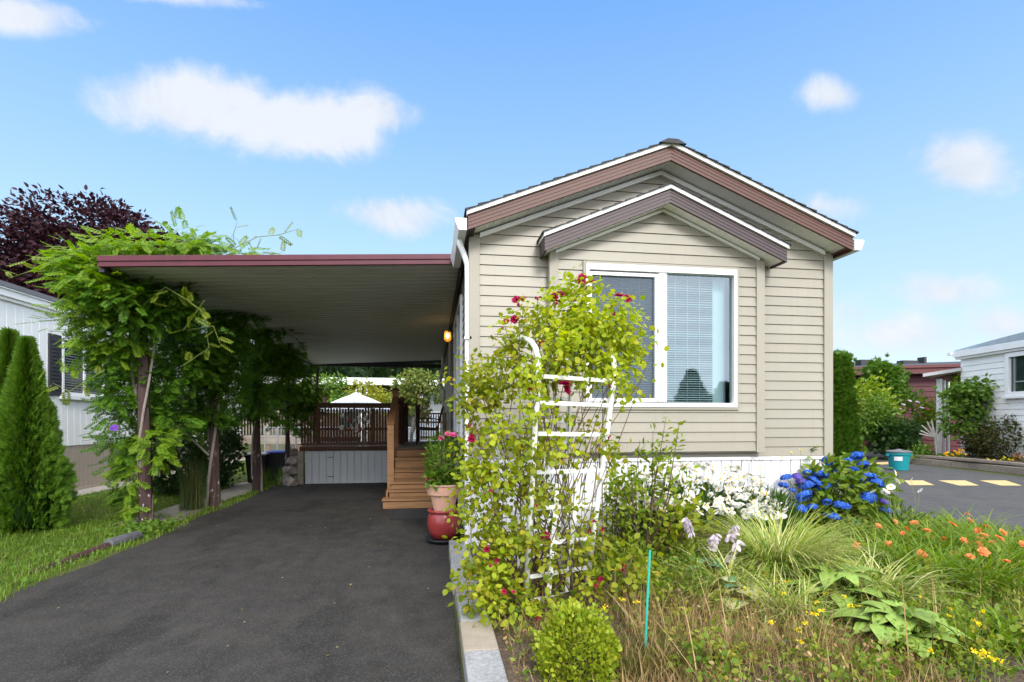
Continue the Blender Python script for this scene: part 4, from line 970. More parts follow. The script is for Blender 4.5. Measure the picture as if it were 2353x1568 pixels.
# clipped dwarf boxwood in front
t = thing('boxwood', 'small rounded yellow green boxwood shrub in front of the arbor', 'shrub', (.80, 2.82, .08))
lb = LB(); c = np.array([.775, 2.82, .19]); n = 6500
P, o_ = in_blob(n, c, (.215, .2, .275), .8); P += rng.normal(size=(n, 3)) * .012; P, o_ = P[P[:, 2] > .06], o_[P[:, 2] > .06]
sh = (1 + .10 * np.sin(9 * P[:, :1] * 3 + 5) * np.sin(8 * P[:, 1:2] * 3) + .08 * np.sin(30 * P[:, 2:])); P = c + (P - c) * sh
leafy(lb, T_ROUND, P, norm(o_ + [0, 0, .5]), .026, -.1, .6); lb.build('foliage', 'leaf_box', t)
m = MB()
for k in range(9): m.tube([(.775, 2.82, .05), c + rdir(1)[0] * [.15, .15, .2]], [.01, .003], 5)
m.build('stems', 'stem_brown', t)
# low heather beside it
t = thing('heather', 'low green and rusty heather cushion right of the boxwood', 'heather', (1.33, 2.95, .08))
lb = LB(); n = 3200; P = np.stack([rng.uniform(1.0, 1.72, n), rng.uniform(2.75, 3.12, n), np.full(n, .08)], 1); lb.blades(P, rng.uniform(0, 6.28, n), rng.uniform(.06, .15, n), rng.uniform(0, .5, n), .5, .007, 3)
lb.build('foliage', 'leaf_heather', t)
# stake, pipe
m = MB(); m.tube([at(1480, 1520, 3.12) - [0, 0, .06], at(1486, 1400, 3.14), at(1493, 1265, 3.18)], .0075, 8); tag(m.build('plant_stake', 'stake_green'), 'thin turquoise plant stake standing in the dry grass', 'stake')
p0, p1 = at(1740, 1472, 3.3), at(1880, 1498, 3.15); m = MB(); m.tube([p0 + [-.02, 0, .02], p1 + [0, 0, .02]], .017, 10); tag(m.build('old_pipe', 'pipe_grey'), 'weathered grey pipe lying in the dry grass', 'pipe')
# leafy young shrub before the bay window
t = thing('young_shrub', 'loose light green young shrub standing before the bay window', 'shrub', (1.95, 4.75, .1))
lb = LB(); m = MB(); b0 = np.array([1.95, 4.75, .1])
for (u, v) in [(1530, 960), (1560, 975), (1500, 990), (1470, 1010), (1545, 1020), (1510, 1060), (1450, 1060), (1570, 1060), (1530, 1110), (1475, 1120), (1420, 1100), (1560, 1150), (1590, 1200), (1610, 1140), (1500, 1180), (1440, 1180), (1540, 1230), (1480, 1240)]:
    q = at(u, v, 5.0 + random.uniform(-.2, .2)); mid = b0 * .45 + q * .55 + rng.normal(size=3) * .05; m.tube([b0, mid, q], [.009, .006, .002], 5)
    k = 26; tt = rng.uniform(.45, 1, k)[:, None]; P = (b0 * (1 - tt) + q * tt) * .35 + (mid + (q - mid) * tt) * .65 + rng.normal(size=(k, 3)) * .045
    leafy(lb, T_LEAF, P, norm((q - b0) + rdir(k) * .8), .075, .3, .7)
lb.build('foliage', 'leaf_shrub', t); m.build('stems', 'stem_brown', t)
bush('rambling_shrub', 'sprawling yellowing rose shrub with pink buds right of the arbor', 'shrub', at(1440, 1330, 4.0), (.26, .25, .24), 330, T_ROUND, .055, 'leaf_rose', m=40, cr=.09, shell=.2, trunk=14, base=.1)
bush('rambling_shrub', 'low yellowing leafy shrub in front of the white daisies', 'shrub', at(1590, 1230, 4.9), (.3, .25, .26), 360, T_ROUND, .06, 'leaf_rose', m=40, cr=.1, shell=.2, trunk=12, base=.1)
bush('rambling_shrub', 'mid green leafy shrub against the white skirting behind the trellis', 'shrub', at(1425, 1150, 5.3), (.24, .2, .36), 420, T_LEAF, .065, 'leaf_shrub', m=45, cr=.1, shell=.15, trunk=12, base=.1)
# shasta daisies: three clumps against the skirting
def daisy_mesh(r=.035):
    lb = LB(); k = 15; a2 = np.arange(k) / k * 2 * math.pi; A = np.stack([np.cos(a2), np.sin(a2), np.full(k, -.12)], 1)
    lb.leaves(T_PETAL, A * .008, A, np.tile([0, 0, 1.], (k, 1)), r * rng.uniform(.9, 1.1, k)); return lb.build('flower', 'petal_white')
dproto = daisy_mesh(); dm = dproto.data; COL.objects.unlink(dproto); bpy.data.objects.remove(dproto)
ck = MB(); ck.lathe([(.011, 0), (.010, .005), (.004, .008)], n=8); cproto = ck.build('disk', 'disk_yellow'); cm = cproto.data; COL.objects.unlink(cproto); bpy.data.objects.remove(cproto)
def daisies(label, c, r, heads, nleaf, tall=None):
    t = thing('daisy_plant', label, 'daisies', (c[0], c[1], .08), 'clumps of white daisies')
    m = MB(); loc = base_of(t)
    for q in heads:
        q = np.asarray(q); b0 = np.array([c[0] + (q[0] - c[0]) * .7, c[1] + (q[1] - c[1]) * .6, .08]); m.tube([b0, b0 * .4 + q * .6 + rng.normal(size=3) * .02, q], [.004, .003, .0025], 4)
        o = bpy.data.objects.new('flower', dm); link(o, t); o.location = Vector([float(z) for z in q]) - loc
        o.rotation_euler = (random.gauss(.75, .3), random.gauss(0, .3), random.uniform(0, 6)); s_ = random.uniform(.85, 1.15); o.scale = (s_, s_, s_)
        o2 = bpy.data.objects.new('disk', cm); link(o2, o)
    m.build('stems', 'stem_green', t)
    if nleaf:
        lb = LB(); P, o_ = in_blob(nleaf, c, r, .1); P[:, 2] = np.maximum(P[:, 2], .1); leafy(lb, T_NARROW, P, norm(o_ * .4 + [0, 0, .8]), .12, -.1, .5); lb.build('foliage', 'leaf_daisy', t)
def heads(n, u0, u1, top, bot, d0, d1):
    out = []
    for _ in range(n):
        u = random.uniform(u0, u1); f = random.random() ** 1.1; v = top(u) + (bot(u) - top(u)) * f; out.append(at(u, v, d1 + (d0 - d1) * f))
    return out
top = lambda u: 1105 - 42 * math.sin((u - 1420) / 380 * math.pi) if u < 1700 else 1074 + (u - 1700) * .45 + max(0, u - 1750) * .5
bot = lambda u: 1165 + (u - 1420) * .07
daisies('white daisy clump furthest left, beside the young shrub', at(1490, 1190, 5.6), (.35, .25, .33), heads(97, 1415, 1520, top, bot, 5.2, 5.75), 700)
daisies('white daisy clump between the young shrub and the tallest daisies', at(1560, 1190, 5.5), (.3, .25, .33), heads(97, 1510, 1600, top, bot, 5.15, 5.7), 700)
daisies('white daisy clump in the middle, tallest against the skirting', at(1615, 1190, 5.6), (.35, .25, .34), heads(98, 1580, 1680, top, bot, 5.25, 5.75), 700)
daisies('white daisy clump right of the tallest daisies', at(1705, 1195, 5.7), (.3, .25, .3), heads(97, 1665, 1740, top, bot, 5.3, 5.85), 700)
daisies('white daisy clump touching the leaves of the blue hydrangea', at(1770, 1195, 5.7), (.25, .25, .28), heads(92, 1725, 1805, top, bot, 5.35, 5.85), 600)
h5 = [at((1980 + zx / 3.137) * .9412, (750 + zy / 3.137) * .9412, 6.0) for zx, zy in ((650, 1270), (765, 1325), (665, 1330), (610, 1375), (830, 1402), (470, 1408), (580, 1405), (560, 1420), (600, 1415))]
daisies('tall thin stemmed white daisies right of the blue hydrangea', at(2070, 1200, 6.0), (.2, .2, .2), h5, 60)
# hydrangea
hy = thing('hydrangea', 'big mophead hydrangea with deep blue flower heads at the house corner', 'hydrangea', (5.0, 6.2, .05))
lb = LB(); c = at(1910, 1135, 6.7); P, o_ = clumped(1900, c, (.66, .45, .46), 70, (.16,) * 3, .35); P[:, 2] = np.maximum(P[:, 2], .1); leafy(lb, T_LEAF, P, norm(o_ + [0, -.2, .5]), .115, .35, .6); lb.build('foliage', 'leaf_hydrangea', hy)
def hyd_mesh(mat):
    lb = LB(); n = 130; i = np.arange(n); z = 1 - 1.45 * (i + .5) / n; a2 = i * 2.39996; rr = np.sqrt(np.maximum(0, 1 - z * z)); Dn = np.stack([rr * np.cos(a2), rr * np.sin(a2), z], 1) + rng.normal(size=(n, 3)) * .05
    for k in range(2):
        A = norm(np.cross(Dn, rdir(n))); lb.leaves(T_ROUND, Dn * [.088, .088, .05] - A * .016, A, Dn, .034)
    o = lb.build('flower_head', mat); me = o.data; COL.objects.unlink(o); bpy.data.objects.remove(o); return me
hm = [hyd_mesh('petal_blue'), hyd_mesh('petal_blue'), hyd_mesh('petal_violet')]; ms = MB()
for i, (zx, zy, s_) in enumerate([(1615, 265, 1), (1665, 330, .9), (1745, 378, 1.1), (1580, 435, 1), (1440, 525, 1), (1550, 540, 1.1), (1612, 545, 1), (1420, 635, 1.1), (1250, 455, .8), (1225, 530, .7), (1380, 750, 1), (1640, 690, .6), (1780, 725, 1.1), (1690, 825, 1), (1935, 890, .7), (2035, 645, 1.1), (2105, 510, 1.1), (2040, 465, 1), (1985, 340, .9), (1915, 255, 1.05), (1835, 300, .8), (1885, 385, .85), (1760, 335, .8), (1500, 735, .7), (2200, 770, .75), (2190, 690, .7), (1450, 405, .6), (1360, 450, .75), (1310, 580, .5), (1970, 460, .6), (1925, 540, .6), (1830, 465, .45), (1760, 530, .45), (1390, 495, .7), (1500, 485, .8)]):
    q = at((1600 + zx / 3.922) * .9412, (1050 + zy / 3.922) * .9412, 6.35 + .25 * (zy < 400) - .15 * (zy > 600)); o = bpy.data.objects.new('flower_head', hm[2 if i in (27, 33, 25) else i % 2]); link(o, hy)
    o.location = Vector([float(z) for z in q]) - base_of(hy); o.rotation_euler = (random.gauss(.35, .2), random.gauss(0, .2), random.uniform(0, 6)); s2 = s_ * .92; o.scale = (s2, s2, s2)
    ms.tube([(5.0 + random.uniform(-.2, .2), 6.3, .08), q * .6 + np.array([5.0, 6.3, .1]) * .4, q], [.008, .006, .004], 5)
ms.build('stems', 'stem_green', hy)
# variegated grass
t = thing('variegated_grass', 'arching cream striped ornamental grass tuft amid the bed', 'ornamental grass', (2.95, 4.2, .1))
lb = LB(); n = 1700; a2 = rng.uniform(0, 6.28, n); P = np.stack([2.95 + .17 * np.cos(a2) * rng.random(n) ** .5, 4.2 + .13 * np.sin(a2) * rng.random(n) ** .5, np.full(n, .1)], 1); lb.blades(P, a2 + rng.normal(size=n) * .4, rng.uniform(.48, .96, n), rng.uniform(.0, .7, n), rng.uniform(1.0, 2.0, n), rng.uniform(.008, .016, n), 7); lb.build('blades', 'leaf_varieg', t)
for (u_, v_, d_, n, l_, lbl) in ((1665, 1400, 4.1, 420, .56, 'small cream striped grass tuft left of the big striped tuft'), (2010, 1395, 4.0, 520, .62, 'small cream striped grass tuft between the hosta and the daylilies'), (1800, 1440, 3.7, 420, .46, 'low cream striped grass tuft in front of the big striped tuft')):
    p = at(u_, v_, d_); t = thing('variegated_grass', lbl, 'ornamental grass', (p[0], p[1], .1)); lb = LB(); a2 = rng.uniform(0, 6.28, n); P = np.stack([p[0] + rng.normal(size=n) * .08, p[1] + rng.normal(size=n) * .07, np.full(n, .1)], 1)
    lb.blades(P, a2, rng.uniform(.6, 1.1, n) * l_, rng.uniform(.1, .9, n), rng.uniform(.9, 1.9, n), rng.uniform(.009, .017, n), 6); lb.build('blades', 'leaf_varieg', t)
# hostas
def leaf_surface(mb, base, direc, L, W, droop, curl=.1, nu=4, nv=9):
    d = norm(np.array([direc], float))[0]; side = norm(np.cross(d, [0, 0, 1])[None])[0]; vs = []; fs = []
    for j in range(nv + 1):
        t = j / nv; w = W * math.sin(min(1, t * 1.12) ** .75 * math.pi) ** .85 if 0 < t < .9 else (W * .12 if t >= .9 and t < 1 else 0.002)
        z = .5 * L * (math.sin(.7 + t * 1.4) - math.sin(.7)) * (1 - droop) - droop * L * t * t; p = np.asarray(base) + d * L * t * .92 + np.array([0, 0, z])
        for i in range(-nu, nu + 1):
            s_ = i / nu; vs.append(p + side * w * s_ + np.array([0, 0, -curl * W * s_ * s_ + .12 * W * abs(s_) + .006 * math.sin(9 * s_ + 7 * t)]))
    m_ = 2 * nu + 1
    for j in range(nv):
        for i in range(2 * nu): fs.append((j * m_ + i, j * m_ + i + 1, (j + 1) * m_ + i + 1, (j + 1) * m_ + i))
    mb.add(vs, fs)
def hosta_mat(name, mid, edge, vein):
    m, nt = new_mat(name); g = nt.nodes.new('ShaderNodeUVMap')
    a = noise(nt, coords(nt, world=True), 22, 4); isl = nt.nodes.new('ShaderNodeNewGeometry').outputs['Random Per Island']
    col = mixc(nt, a, mid, edge); hs = nd(nt, 'ShaderNodeHueSaturation', Color=col, Value=math_n(nt, 'MULTIPLY_ADD', isl, .5, .75))
    b = finish(nt, hs.outputs[0], .5, a, bstr=.5, bdist=.01, spec=.3)
hosta_mat('hosta_green', (.11, .22, .04), (.27, .34, .06), 0); hosta_mat('hosta_blue', (.05, .13, .06), (.10, .19, .09), 0)
def hosta(label, c, n, L, W, mat, a0=0, a1=6.28, edge=False):
    t = thing('hosta', label, 'hosta', (c[0], c[1], .1), 'hostas in the flower bed'); mb = MB(); me_ = MB(); n = int(n * 1.5)
    for k in range(n):
        tier = k % 2; a2 = a0 + (a1 - a0) * (k + random.uniform(.2, .8)) / n; l = L * random.uniform(.8, 1.1) * (1 - .2 * tier); b0 = (c[0] + (.1 - .07 * tier) * math.cos(a2), c[1] + (.1 - .07 * tier) * math.sin(a2), c[2] + random.uniform(.03, .10) + .09 * tier)
        leaf_surface(mb, b0, (math.cos(a2), math.sin(a2), 0), l, W * l / L * random.uniform(.8, 1.1), random.uniform(.05, .45))
        if edge: leaf_surface(me_, np.array(b0) + [0, 0, -.006], (math.cos(a2), math.sin(a2), 0), l * 1.05, W * l / L * 1.15, .25)
    mb.build('leaves', mat, t, smooth=True)
    if edge: me_.build('cream_margin', 'leaf_cream', t, smooth=True)
    return t
hosta('broad leaved green hosta nearest the camera at lower right', at(2065, 1440, 3.3) * [1, 1, 0] + [0, 0, .15], 14, .33, .10, 'hosta_green')
hosta('green hosta with pointed leaves right of the striped grass', at(1925, 1360, 3.95) * [1, 1, 0] + [0, 0, .2], 13, .36, .085, 'hosta_green')
hosta('blue green hosta with cream margins behind the dry grass', at(1700, 1370, 3.85) * [1, 1, 0] + [0, 0, .14], 7, .22, .08, 'hosta_blue', edge=True)
hosta('dark blue green hosta left of the white flower spikes', at(1625, 1330, 4.3) * [1, 1, 0] + [0, 0, .16], 7, .22, .08, 'hosta_blue')
# white flower spikes
for i, (pts, lbl) in enumerate(((((1575, 1185), (1590, 1225)), 'leaning white bell flower spike nearest the young shrub'), (((1645, 1225), (1632, 1262)), 'short white bell flower spike in the middle of the four'), (((1690, 1205), (1672, 1240)), 'upright white bell flower spike beside the daisies'), (((1700, 1240), (1660, 1310)), 'long lilac white bell flower spike above the hosta leaves'))):
    d = 4.5 if i != 3 else 4.3; a_, b_ = at(*pts[0], d), at(*pts[1], d); t = thing('flower_spike', lbl, 'flower spike', (b_[0], b_[1], .12), 'white bell flower spikes')
    m = MB(); m.tube([(b_[0], b_[1], .12), b_, a_], [.005, .004, .002], 5); m.build('stem', 'stem_green', t)
    lb = LB(); k = 38; tt = rng.random(k)[:, None]; P = a_ * (1 - tt) + b_ * tt; o_ = rdir(k) * [1, 1, .3]; leafy(lb, T_LEAF, P, o_, .06, .6, .2); lb.build('bells', 'petal_lilac', t)
# day lilies
def daylily(label, c, n, L, nf, fm='petal_orange'):
    t = thing('daylily', label, 'daylily', (c[0], c[1], .08), 'orange daylilies along the verge'); lb = LB(); a2 = rng.uniform(0, 6.28, n)
    P = np.stack([c[0] + rng.normal(size=n) * .09, c[1] + rng.normal(size=n) * .09, np.full(n, .08)], 1); lb.blades(P, a2, rng.uniform(.6, 1.1, n) * L, rng.uniform(.05, .5, n), rng.uniform(1.0, 1.8, n), rng.uniform(.012, .02, n), 6); lb.build('blades', 'leaf_daylily', t)
    m = MB(); fl = []
    for k in range(nf):
        q = np.array([c[0] + random.gauss(0, .18), c[1] + random.gauss(0, .18), random.uniform(.30, .48)]); m.tube([(c[0], c[1], .1), q * .6 + np.array([c[0], c[1], .1]) * .4 + [0, 0, .05], q], [.004, .003, .002], 4); fl.append(q)
    if nf: m.build('stems', 'stem_green', t)
    for q in fl: blossom('flower', fm, q, random.uniform(.035, .05), t, 6, (random.gauss(0, .4), random.gauss(-.4, .4), .8), 2)
for i, (u, v, d, lbl, nf) in enumerate([(2075, 1300, 5.3, 'daylily tuft with orange blooms just below the blue hydrangea', 5), (2180, 1330, 5.0, 'daylily tuft with few blooms between hosta and road', 6), (2290, 1340, 4.9, 'orange blooming daylily tuft beside the road verge', 7), (2120, 1400, 4.3, 'daylily tuft arching over the hosta nearest the camera', 0), (2240, 1430, 4.2, 'long leaved daylily tuft above the bright lower right leaves', 4), (2340, 1400, 4.5, 'daylily tuft cut by the right picture edge', 5), (2010, 1340, 4.7, 'daylily tuft touching the cream striped grass', 4), (2220, 1270, 5.7, 'daylily tuft furthest back with pale orange blooms', 6)]):
    p = at(u, v, d); daylily(lbl, p, 190, .68, nf)
# bright strap leaved plant at the lower right
for i, (u, v, lbl) in enumerate(((2190, 1600, 'bright green strap leaved plant at the bottom edge, the left one'), (2310, 1580, 'bright green strap leaved plant in the bottom right corner'))):
    p = at(u, v, 3.3); t = thing('strap_leaf_plant', lbl, 'plant', (p[0], p[1], .08), 'bright green strap leaved plants'); lb = LB(); n = 120; a2 = rng.uniform(0, 6.28, n); P = np.stack([p[0] + rng.normal(size=n) * .13, p[1] + rng.normal(size=n) * .1, np.full(n, .08)], 1)
    lb.blades(P, a2, rng.uniform(.16, .3, n), rng.uniform(.1, .5, n), rng.uniform(.6, 1.4, n), rng.uniform(.025, .045, n), 5); lb.build('leaves', 'leaf_bright', t)
# yellow hawkweeds scattered
def weedplant(p, h, label, mat='petal_yellow', r=.02):
    t = thing('yellow_weed', label, 'weed', (p[0], p[1], .1), 'yellow flowered weeds in the bed'); m = MB(); q = np.array([p[0] + random.gauss(0, .02), p[1] + random.gauss(0, .02), .1 + h]); m.tube([(p[0], p[1], .1), (q + [p[0], p[1], .1]) / 2 + [.01, 0, 0], q], [.003, .0025, .002], 4); m.build('stem', 'stem_green', t)
    lb = LB(); k = 16; P = q + rng.normal(size=(k, 3)) * [.009, .009, .004]; leafy(lb, T_ROUND, P, norm(rdir(k) + [0, 0, .8]), r * .7, 0, .4); lb.build('flower', mat, t)
for (zx, zy) in [(250, 750), (255, 970), (60, 950), (15, 1030), (170, 870), (550, 845), (555, 915), (495, 885), (455, 800), (740, 810), (1155, 825), (1705, 335), (1670, 970), (1620, 1000), (1665, 1050), (1580, 1290), (1660, 1340), (1720, 1345), (1810, 1330), (1840, 1345), (1255, 1300), (140, 235), (300, 310), (525, 340), (1370, 880), (1400, 915)]:
    u, v = (1950 + zx / 3.769) * .9412, (1250 + zy / 3.769) * .9412; d = FPX * (EYE - .28) / (v - HZ); p = at(u, v, d); weedplant(p, .18 + random.uniform(-.04, .04), 'small yellow flowered weed among the hostas and daylilies')
for (zx, zy) in [(1585, 320), (1870, 335), (2000, 335), (2060, 300), (1970, 350), (1580, 405), (1990, 480), (1815, 695), (2150, 745), (2215, 650), (2150, 890), (245, 205), (315, 175), (760, 170), (800, 185), (335, 475), (425, 485), (120, 560), (750, 310), (690, 20)]:
    u, v = (1450 + zx / 4.278) * .9412, (1350 + zy / 4.278) * .9412; d = FPX * (EYE - .28) / (v - HZ); p = at(u, v, d); weedplant(p, .18 + random.uniform(-.04, .04), 'small yellow flowered weed in the dry grass left of the hostas')
for (u, v) in ((1745, 1078), (1815, 1040), (1838, 1035), (1800, 1050), (1600, 1075)): p = at(u, v, 5.6); weedplant(np.array([p[0], p[1], .1]), p[2] - .1, 'tall thin yellow flowered weed in front of the white skirting', r=.018)
# wire hoops before the skirting
t = thing('wire_border', 'row of dark wire hoops leaning against the white skirting', 'wire border', (3.6, 5.8, .08)); m = MB()
for u0 in (1704, 1722, 1741):
    p = at(u0, 1110, 6.1); q = at(u0 + 15, 1110, 6.1); tp = at(u0 + 3, 1056, 6.1)[2]
    m.tube([(p[0], p[1], .1), (p[0], p[1], tp - .04), (p[0] + .02, p[1], tp), ((p[0] + q[0]) / 2, p[1], tp + .01), (q[0] - .02, q[1], tp), (q[0], q[1], tp - .04), (q[0], q[1], .1)], .0028, 5, False)
m.build('hoops', 'pipe_grey', t)
# ground cover of the bed: dry stalks, small weeds
def region(n, x0, x1, y0, y1): return np.stack([rng.uniform(x0, x1, n), rng.uniform(y0, y1, n), np.full(n, .09)], 1)
lb = LB()
for (n, x0, x1, y0, y1, l) in ((3600, 1.25, 2.45, 2.75, 3.9, .24), (3600, 1.0, 2.7, 2.3, 3.1, .16), (900, 2.4, 4.2, 2.6, 3.9, .2), (700, .5, 1.3, 3.2, 4.6, .16), (900, 2.4, 4.6, 4.4, 5.3, .22), (1500, 3.2, 6.2, 2.6, 5.4, .3), (500, 1.6, 3.2, 4.0, 5.0, .25)):
    P = region(n, x0, x1, y0, y1); lb.blades(P, rng.uniform(0, 6.28, n), rng.uniform(.4, 1.25, n) * l, rng.uniform(0, .7, n), rng.uniform(.1, 1.1, n), rng.uniform(.003, .006, n), 3)
P = region(520, .44, 1.0, 2.4, 3.6); lb.blades(P, rng.uniform(0, 6.28, 520), rng.uniform(.06, .16, 520), rng.uniform(0, .8, 520), .6, .005, 3)
P = region(400, .44, 1.0, 2.4, 3.6); P[:, 2] += rng.random(400) * .06; leafy(lb, T_LEAF, P, rdir(400), .03)
P = region(260, 1.3, 3.4, 2.5, 4.2); lb.blades(P, rng.uniform(0, 6.28, 260), rng.uniform(.25, .6, 260), rng.uniform(.2, 1.0, 260), rng.uniform(0, .5, 260), .008, 3)
P = region(1500, 1.3, 2.7, 2.4, 3.9); P[:, 2] += rng.random(1500) * .16; leafy(lb, T_LEAF, P, norm(rdir(1500) + [0, 0, .2]), .03, .2, .6)
o = lb.build('dry_grass', 'straw'); tag(o, 'dry straw coloured grass and stalks over the flower bed', 'dry grass', kind='stuff')
lb = LB()
for (n, x0, x1, y0, y1, h, s_) in ((5200, 1.4, 6.3, 4.2, 5.9, .2, .06), (4200, 2.3, 6.2, 2.4, 4.4, .14, .055), (1500, 1.3, 3.2, 2.4, 3.6, .12, .04), (1300, .45, 2.4, 2.7, 4.9, .08, .045), (2400, 4.0, 6.6, 4.2, 6.6, .2, .06), (900, 1.3, 2.5, 3.7, 4.6, .22, .05)):
    P = region(n, x0, x1, y0, y1); P[:, 2] += rng.random(n) * h; leafy(lb, T_LEAF, P, norm(rdir(n) + [0, 0, .5]), s_, .1, .6)
for (n, x0, x1, y0, y1, l) in ((2600, 2.9, 6.3, 2.3, 5.8, .26), (1500, 1.8, 3.4, 3.6, 5.2, .25)):
    P = region(n, x0, x1, y0, y1); lb.blades(P, rng.uniform(0, 6.28, n), rng.uniform(.5, 1.2, n) * l, rng.uniform(0, .5, n), rng.uniform(.3, 1.5, n), .007, 4)
for mat_, nm, lbl, cnt in (('weed_yellow', 'yellow_undergrowth', 'yellow green low weeds among the dry grass', 150), ('weed', None, None, 470)):
    l2 = LB() if nm else lb
    for _ in range(cnt):
        x, y = random.uniform(1.3, 6.2), random.uniform(2.35, 5.6)
        if x < 2.3 and 2.8 < y < 3.8 and random.random() < .75: continue
        k = random.randint(25, 60); s_ = random.uniform(.022, .04 if y < 3.6 else .06); hh = random.uniform(.06, .2); P, o_ = in_blob(k, (x, y, .1 + hh * .8), (random.uniform(.06, .13), random.uniform(.06, .13), hh), .1); P[:, 2] = np.maximum(P[:, 2], .08)
        leafy(l2, random.choice([T_LEAF, T_ROUND, T_NARROW]), P, norm(o_ * .6 + [0, 0, .5]), s_, .2, .6)
    if nm: o = l2.build(nm, mat_); tag(o, lbl, 'undergrowth', kind='stuff')
for _ in range(110):
    x, y = random.uniform(1.5, 4.6), random.uniform(3.5, 5.1); k = random.randint(30, 60); hh = random.uniform(.12, .2); P, o_ = in_blob(k, (x, y, .12 + hh), (.09, .09, hh), .1); leafy(lb, random.choice([T_LEAF, T_NARROW]), P, norm(o_ * .5 + [0, 0, .7]), random.uniform(.04, .065), .1, .6)
o = lb.build('ground_cover', 'weed'); tag(o, 'tangled green weeds and low leaves filling the flower bed', 'ground cover', kind='stuff')
# ================= white neighbour home on the left ==================================================
NX = -7.5
nh = thing('white_home', 'long white ribbed metal home with beige skirting on the left', 'house', (-10, 12, 0))
m = MB(); y = 1.5
while y < 22.4:
    w = min(.2, 22.4 - y); m.quad((NX, y, .97), (NX, y + w - .022, .97), (NX, y + w - .022, 3.62), (NX, y, 3.62))
    m.quad((NX, y + w - .022, .97), (NX - .012, y + w - .016, .97), (NX - .012, y + w - .016, 3.62), (NX, y + w - .022, 3.62)); m.quad((NX - .012, y + w - .016, .97), (NX - .012, y + w - .006, .97), (NX - .012, y + w - .006, 3.62), (NX - .012, y + w - .016, 3.62)); m.quad((NX - .012, y + w - .006, .97), (NX, y + w, .97), (NX, y + w, 3.62), (NX - .012, y + w - .006, 3.62)); y += .2
m.quad((NX, 22.4, 0), (NX - 5, 22.4, 0), (NX - 5, 22.4, 3.7), (NX, 22.4, 3.62)); m.quad((NX, 1.5, 0), (NX - 5, 1.5, 0), (NX - 5, 1.5, 3.7), (NX, 1.5, 3.62))
m.build('wall', 'white_metal_wall', nh)
m = MB(); y = 1.5
while y < 22.4: m.box(NX - .03, NX - .012, y + .006, y + .134, .06, .968); y += .14
m.box(NX - .045, NX - .031, 1.5, 22.4, 0, .96); m.box(NX - .03, NX + .03, 1.5, 22.4, 0, .055); m.build('skirting', 'skirt_beige', nh)
m = MB(); m.box(NX - .01, NX + .05, 1.4, 22.5, 3.62, 3.68); m.box(NX - .01, NX + .09, 1.4, 22.5, 3.681, 3.80); m.box(NX - .01, NX + .12, 1.4, 22.5, 3.801, 3.83); m.build('eave_trim', 'white_metal_wall', nh, bevel=.008)
m = MB(); m.add([(NX + .13, 1.35, 3.832), (NX + .13, 22.55, 3.832), (NX - .05, 22.55, 3.98), (NX - .05, 1.35, 3.98), (NX - 5, 22.55, 4.35), (NX - 5, 1.35, 4.35)], [(0, 1, 2, 3), (3, 2, 4, 5)]); m.build('roof', 'shingle', nh)
def side_window(y0, y1, z0, z1):
    mb = MB()
    for bx in ((y0, y0 + .06, z0, z1), (y1 - .06, y1, z0, z1), (y0 + .06, y1 - .06, z0, z0 + .06), (y0 + .06, y1 - .06, z1 - .06, z1), ((y0 + y1) / 2 - .03, (y0 + y1) / 2 + .03, z0 + .06, z1 - .06)): mb.box(NX - .01, NX + .04, *bx)
    mb.box(NX, NX + .07, y0 - .05, y1 + .05, z0 - .09, z0 - .005); w = mb.build('window', 'white_paint', nh, bevel=.004)
    mb = MB(); mb.quad((NX + .012, y0 + .06, z0 + .06), (NX + .012, y1 - .06, z0 + .06), (NX + .012, y1 - .06, z1 - .06), (NX + .012, y0 + .06, z1 - .06)); mb.build('pane', 'dark_glass', w)
    mb = MB(); z = z0 + .09
    while z < z1 - .08: mb.box(NX + .014, NX + .018, y0 + .07, y1 - .07, z, z + .014); z += .055
    mb.build('blind', 'grey_wall', w)
side_window(12.08, 13.5, 2.02, 3.2)
for y0, y1 in ((11.72, 12.06), (13.52, 13.85)):
    m = MB(); m.box(NX + .002, NX + .035, y0, y1, 2.0, 3.22)
    for k in range(14): m.box(NX + .036, NX + .045, y0 + .05, y1 - .05, 2.1 + .075 * k, 2.14 + .075 * k)
    m.build('shutter', 'dark_edge', nh, bevel=.003)
side_window(18.2, 19.6, 2.0, 3.2)
# its rear deck
nd_ = thing('neighbour_deck', 'small weathered wooden deck with railing behind the white home', 'deck', (-6.6, 22.9, 0))
m = MB(); m.box(-7.95, -5.2, 22.42, 24.4, .80, .85); m.build('floor', 'wood_grey', nd_)
m = MB(); m.box(-7.95, -5.2, 22.38, 22.42, .55, .84); m.build('rim_beam', 'wood_grey', nd_, bevel=.004)
for x in (-7.75, -6.5, -5.3):
    m = MB(); m.box(x - .06, x + .06, 22.44, 22.56, 0, .55); m.build('support_post', 'wood_post', nd_)
    m = MB(); m.box(x - .05, x + .05, 22.45, 22.55, .851, 1.95); m.build('rail_post', 'wood_grey', nd_)
m = MB(); x = -7.68
while x < -5.35: m.box(x, x + .04, 22.48, 22.51, .92, 1.82); x += .11
m.box(-7.7, -5.35, 22.46, 22.54, 1.821, 1.88); m.build('railing', 'wood_grey', nd_)
m = MB(); m.box(-8.2, -5.1, 22.2, 22.9, -.02, .14); m.box(-6.9, -5.9, 21.9, 22.199, -.02, .10); tag(m.build('concrete_step', 'concrete', bevel=.01), 'low concrete slab step before the neighbour deck', 'slab')
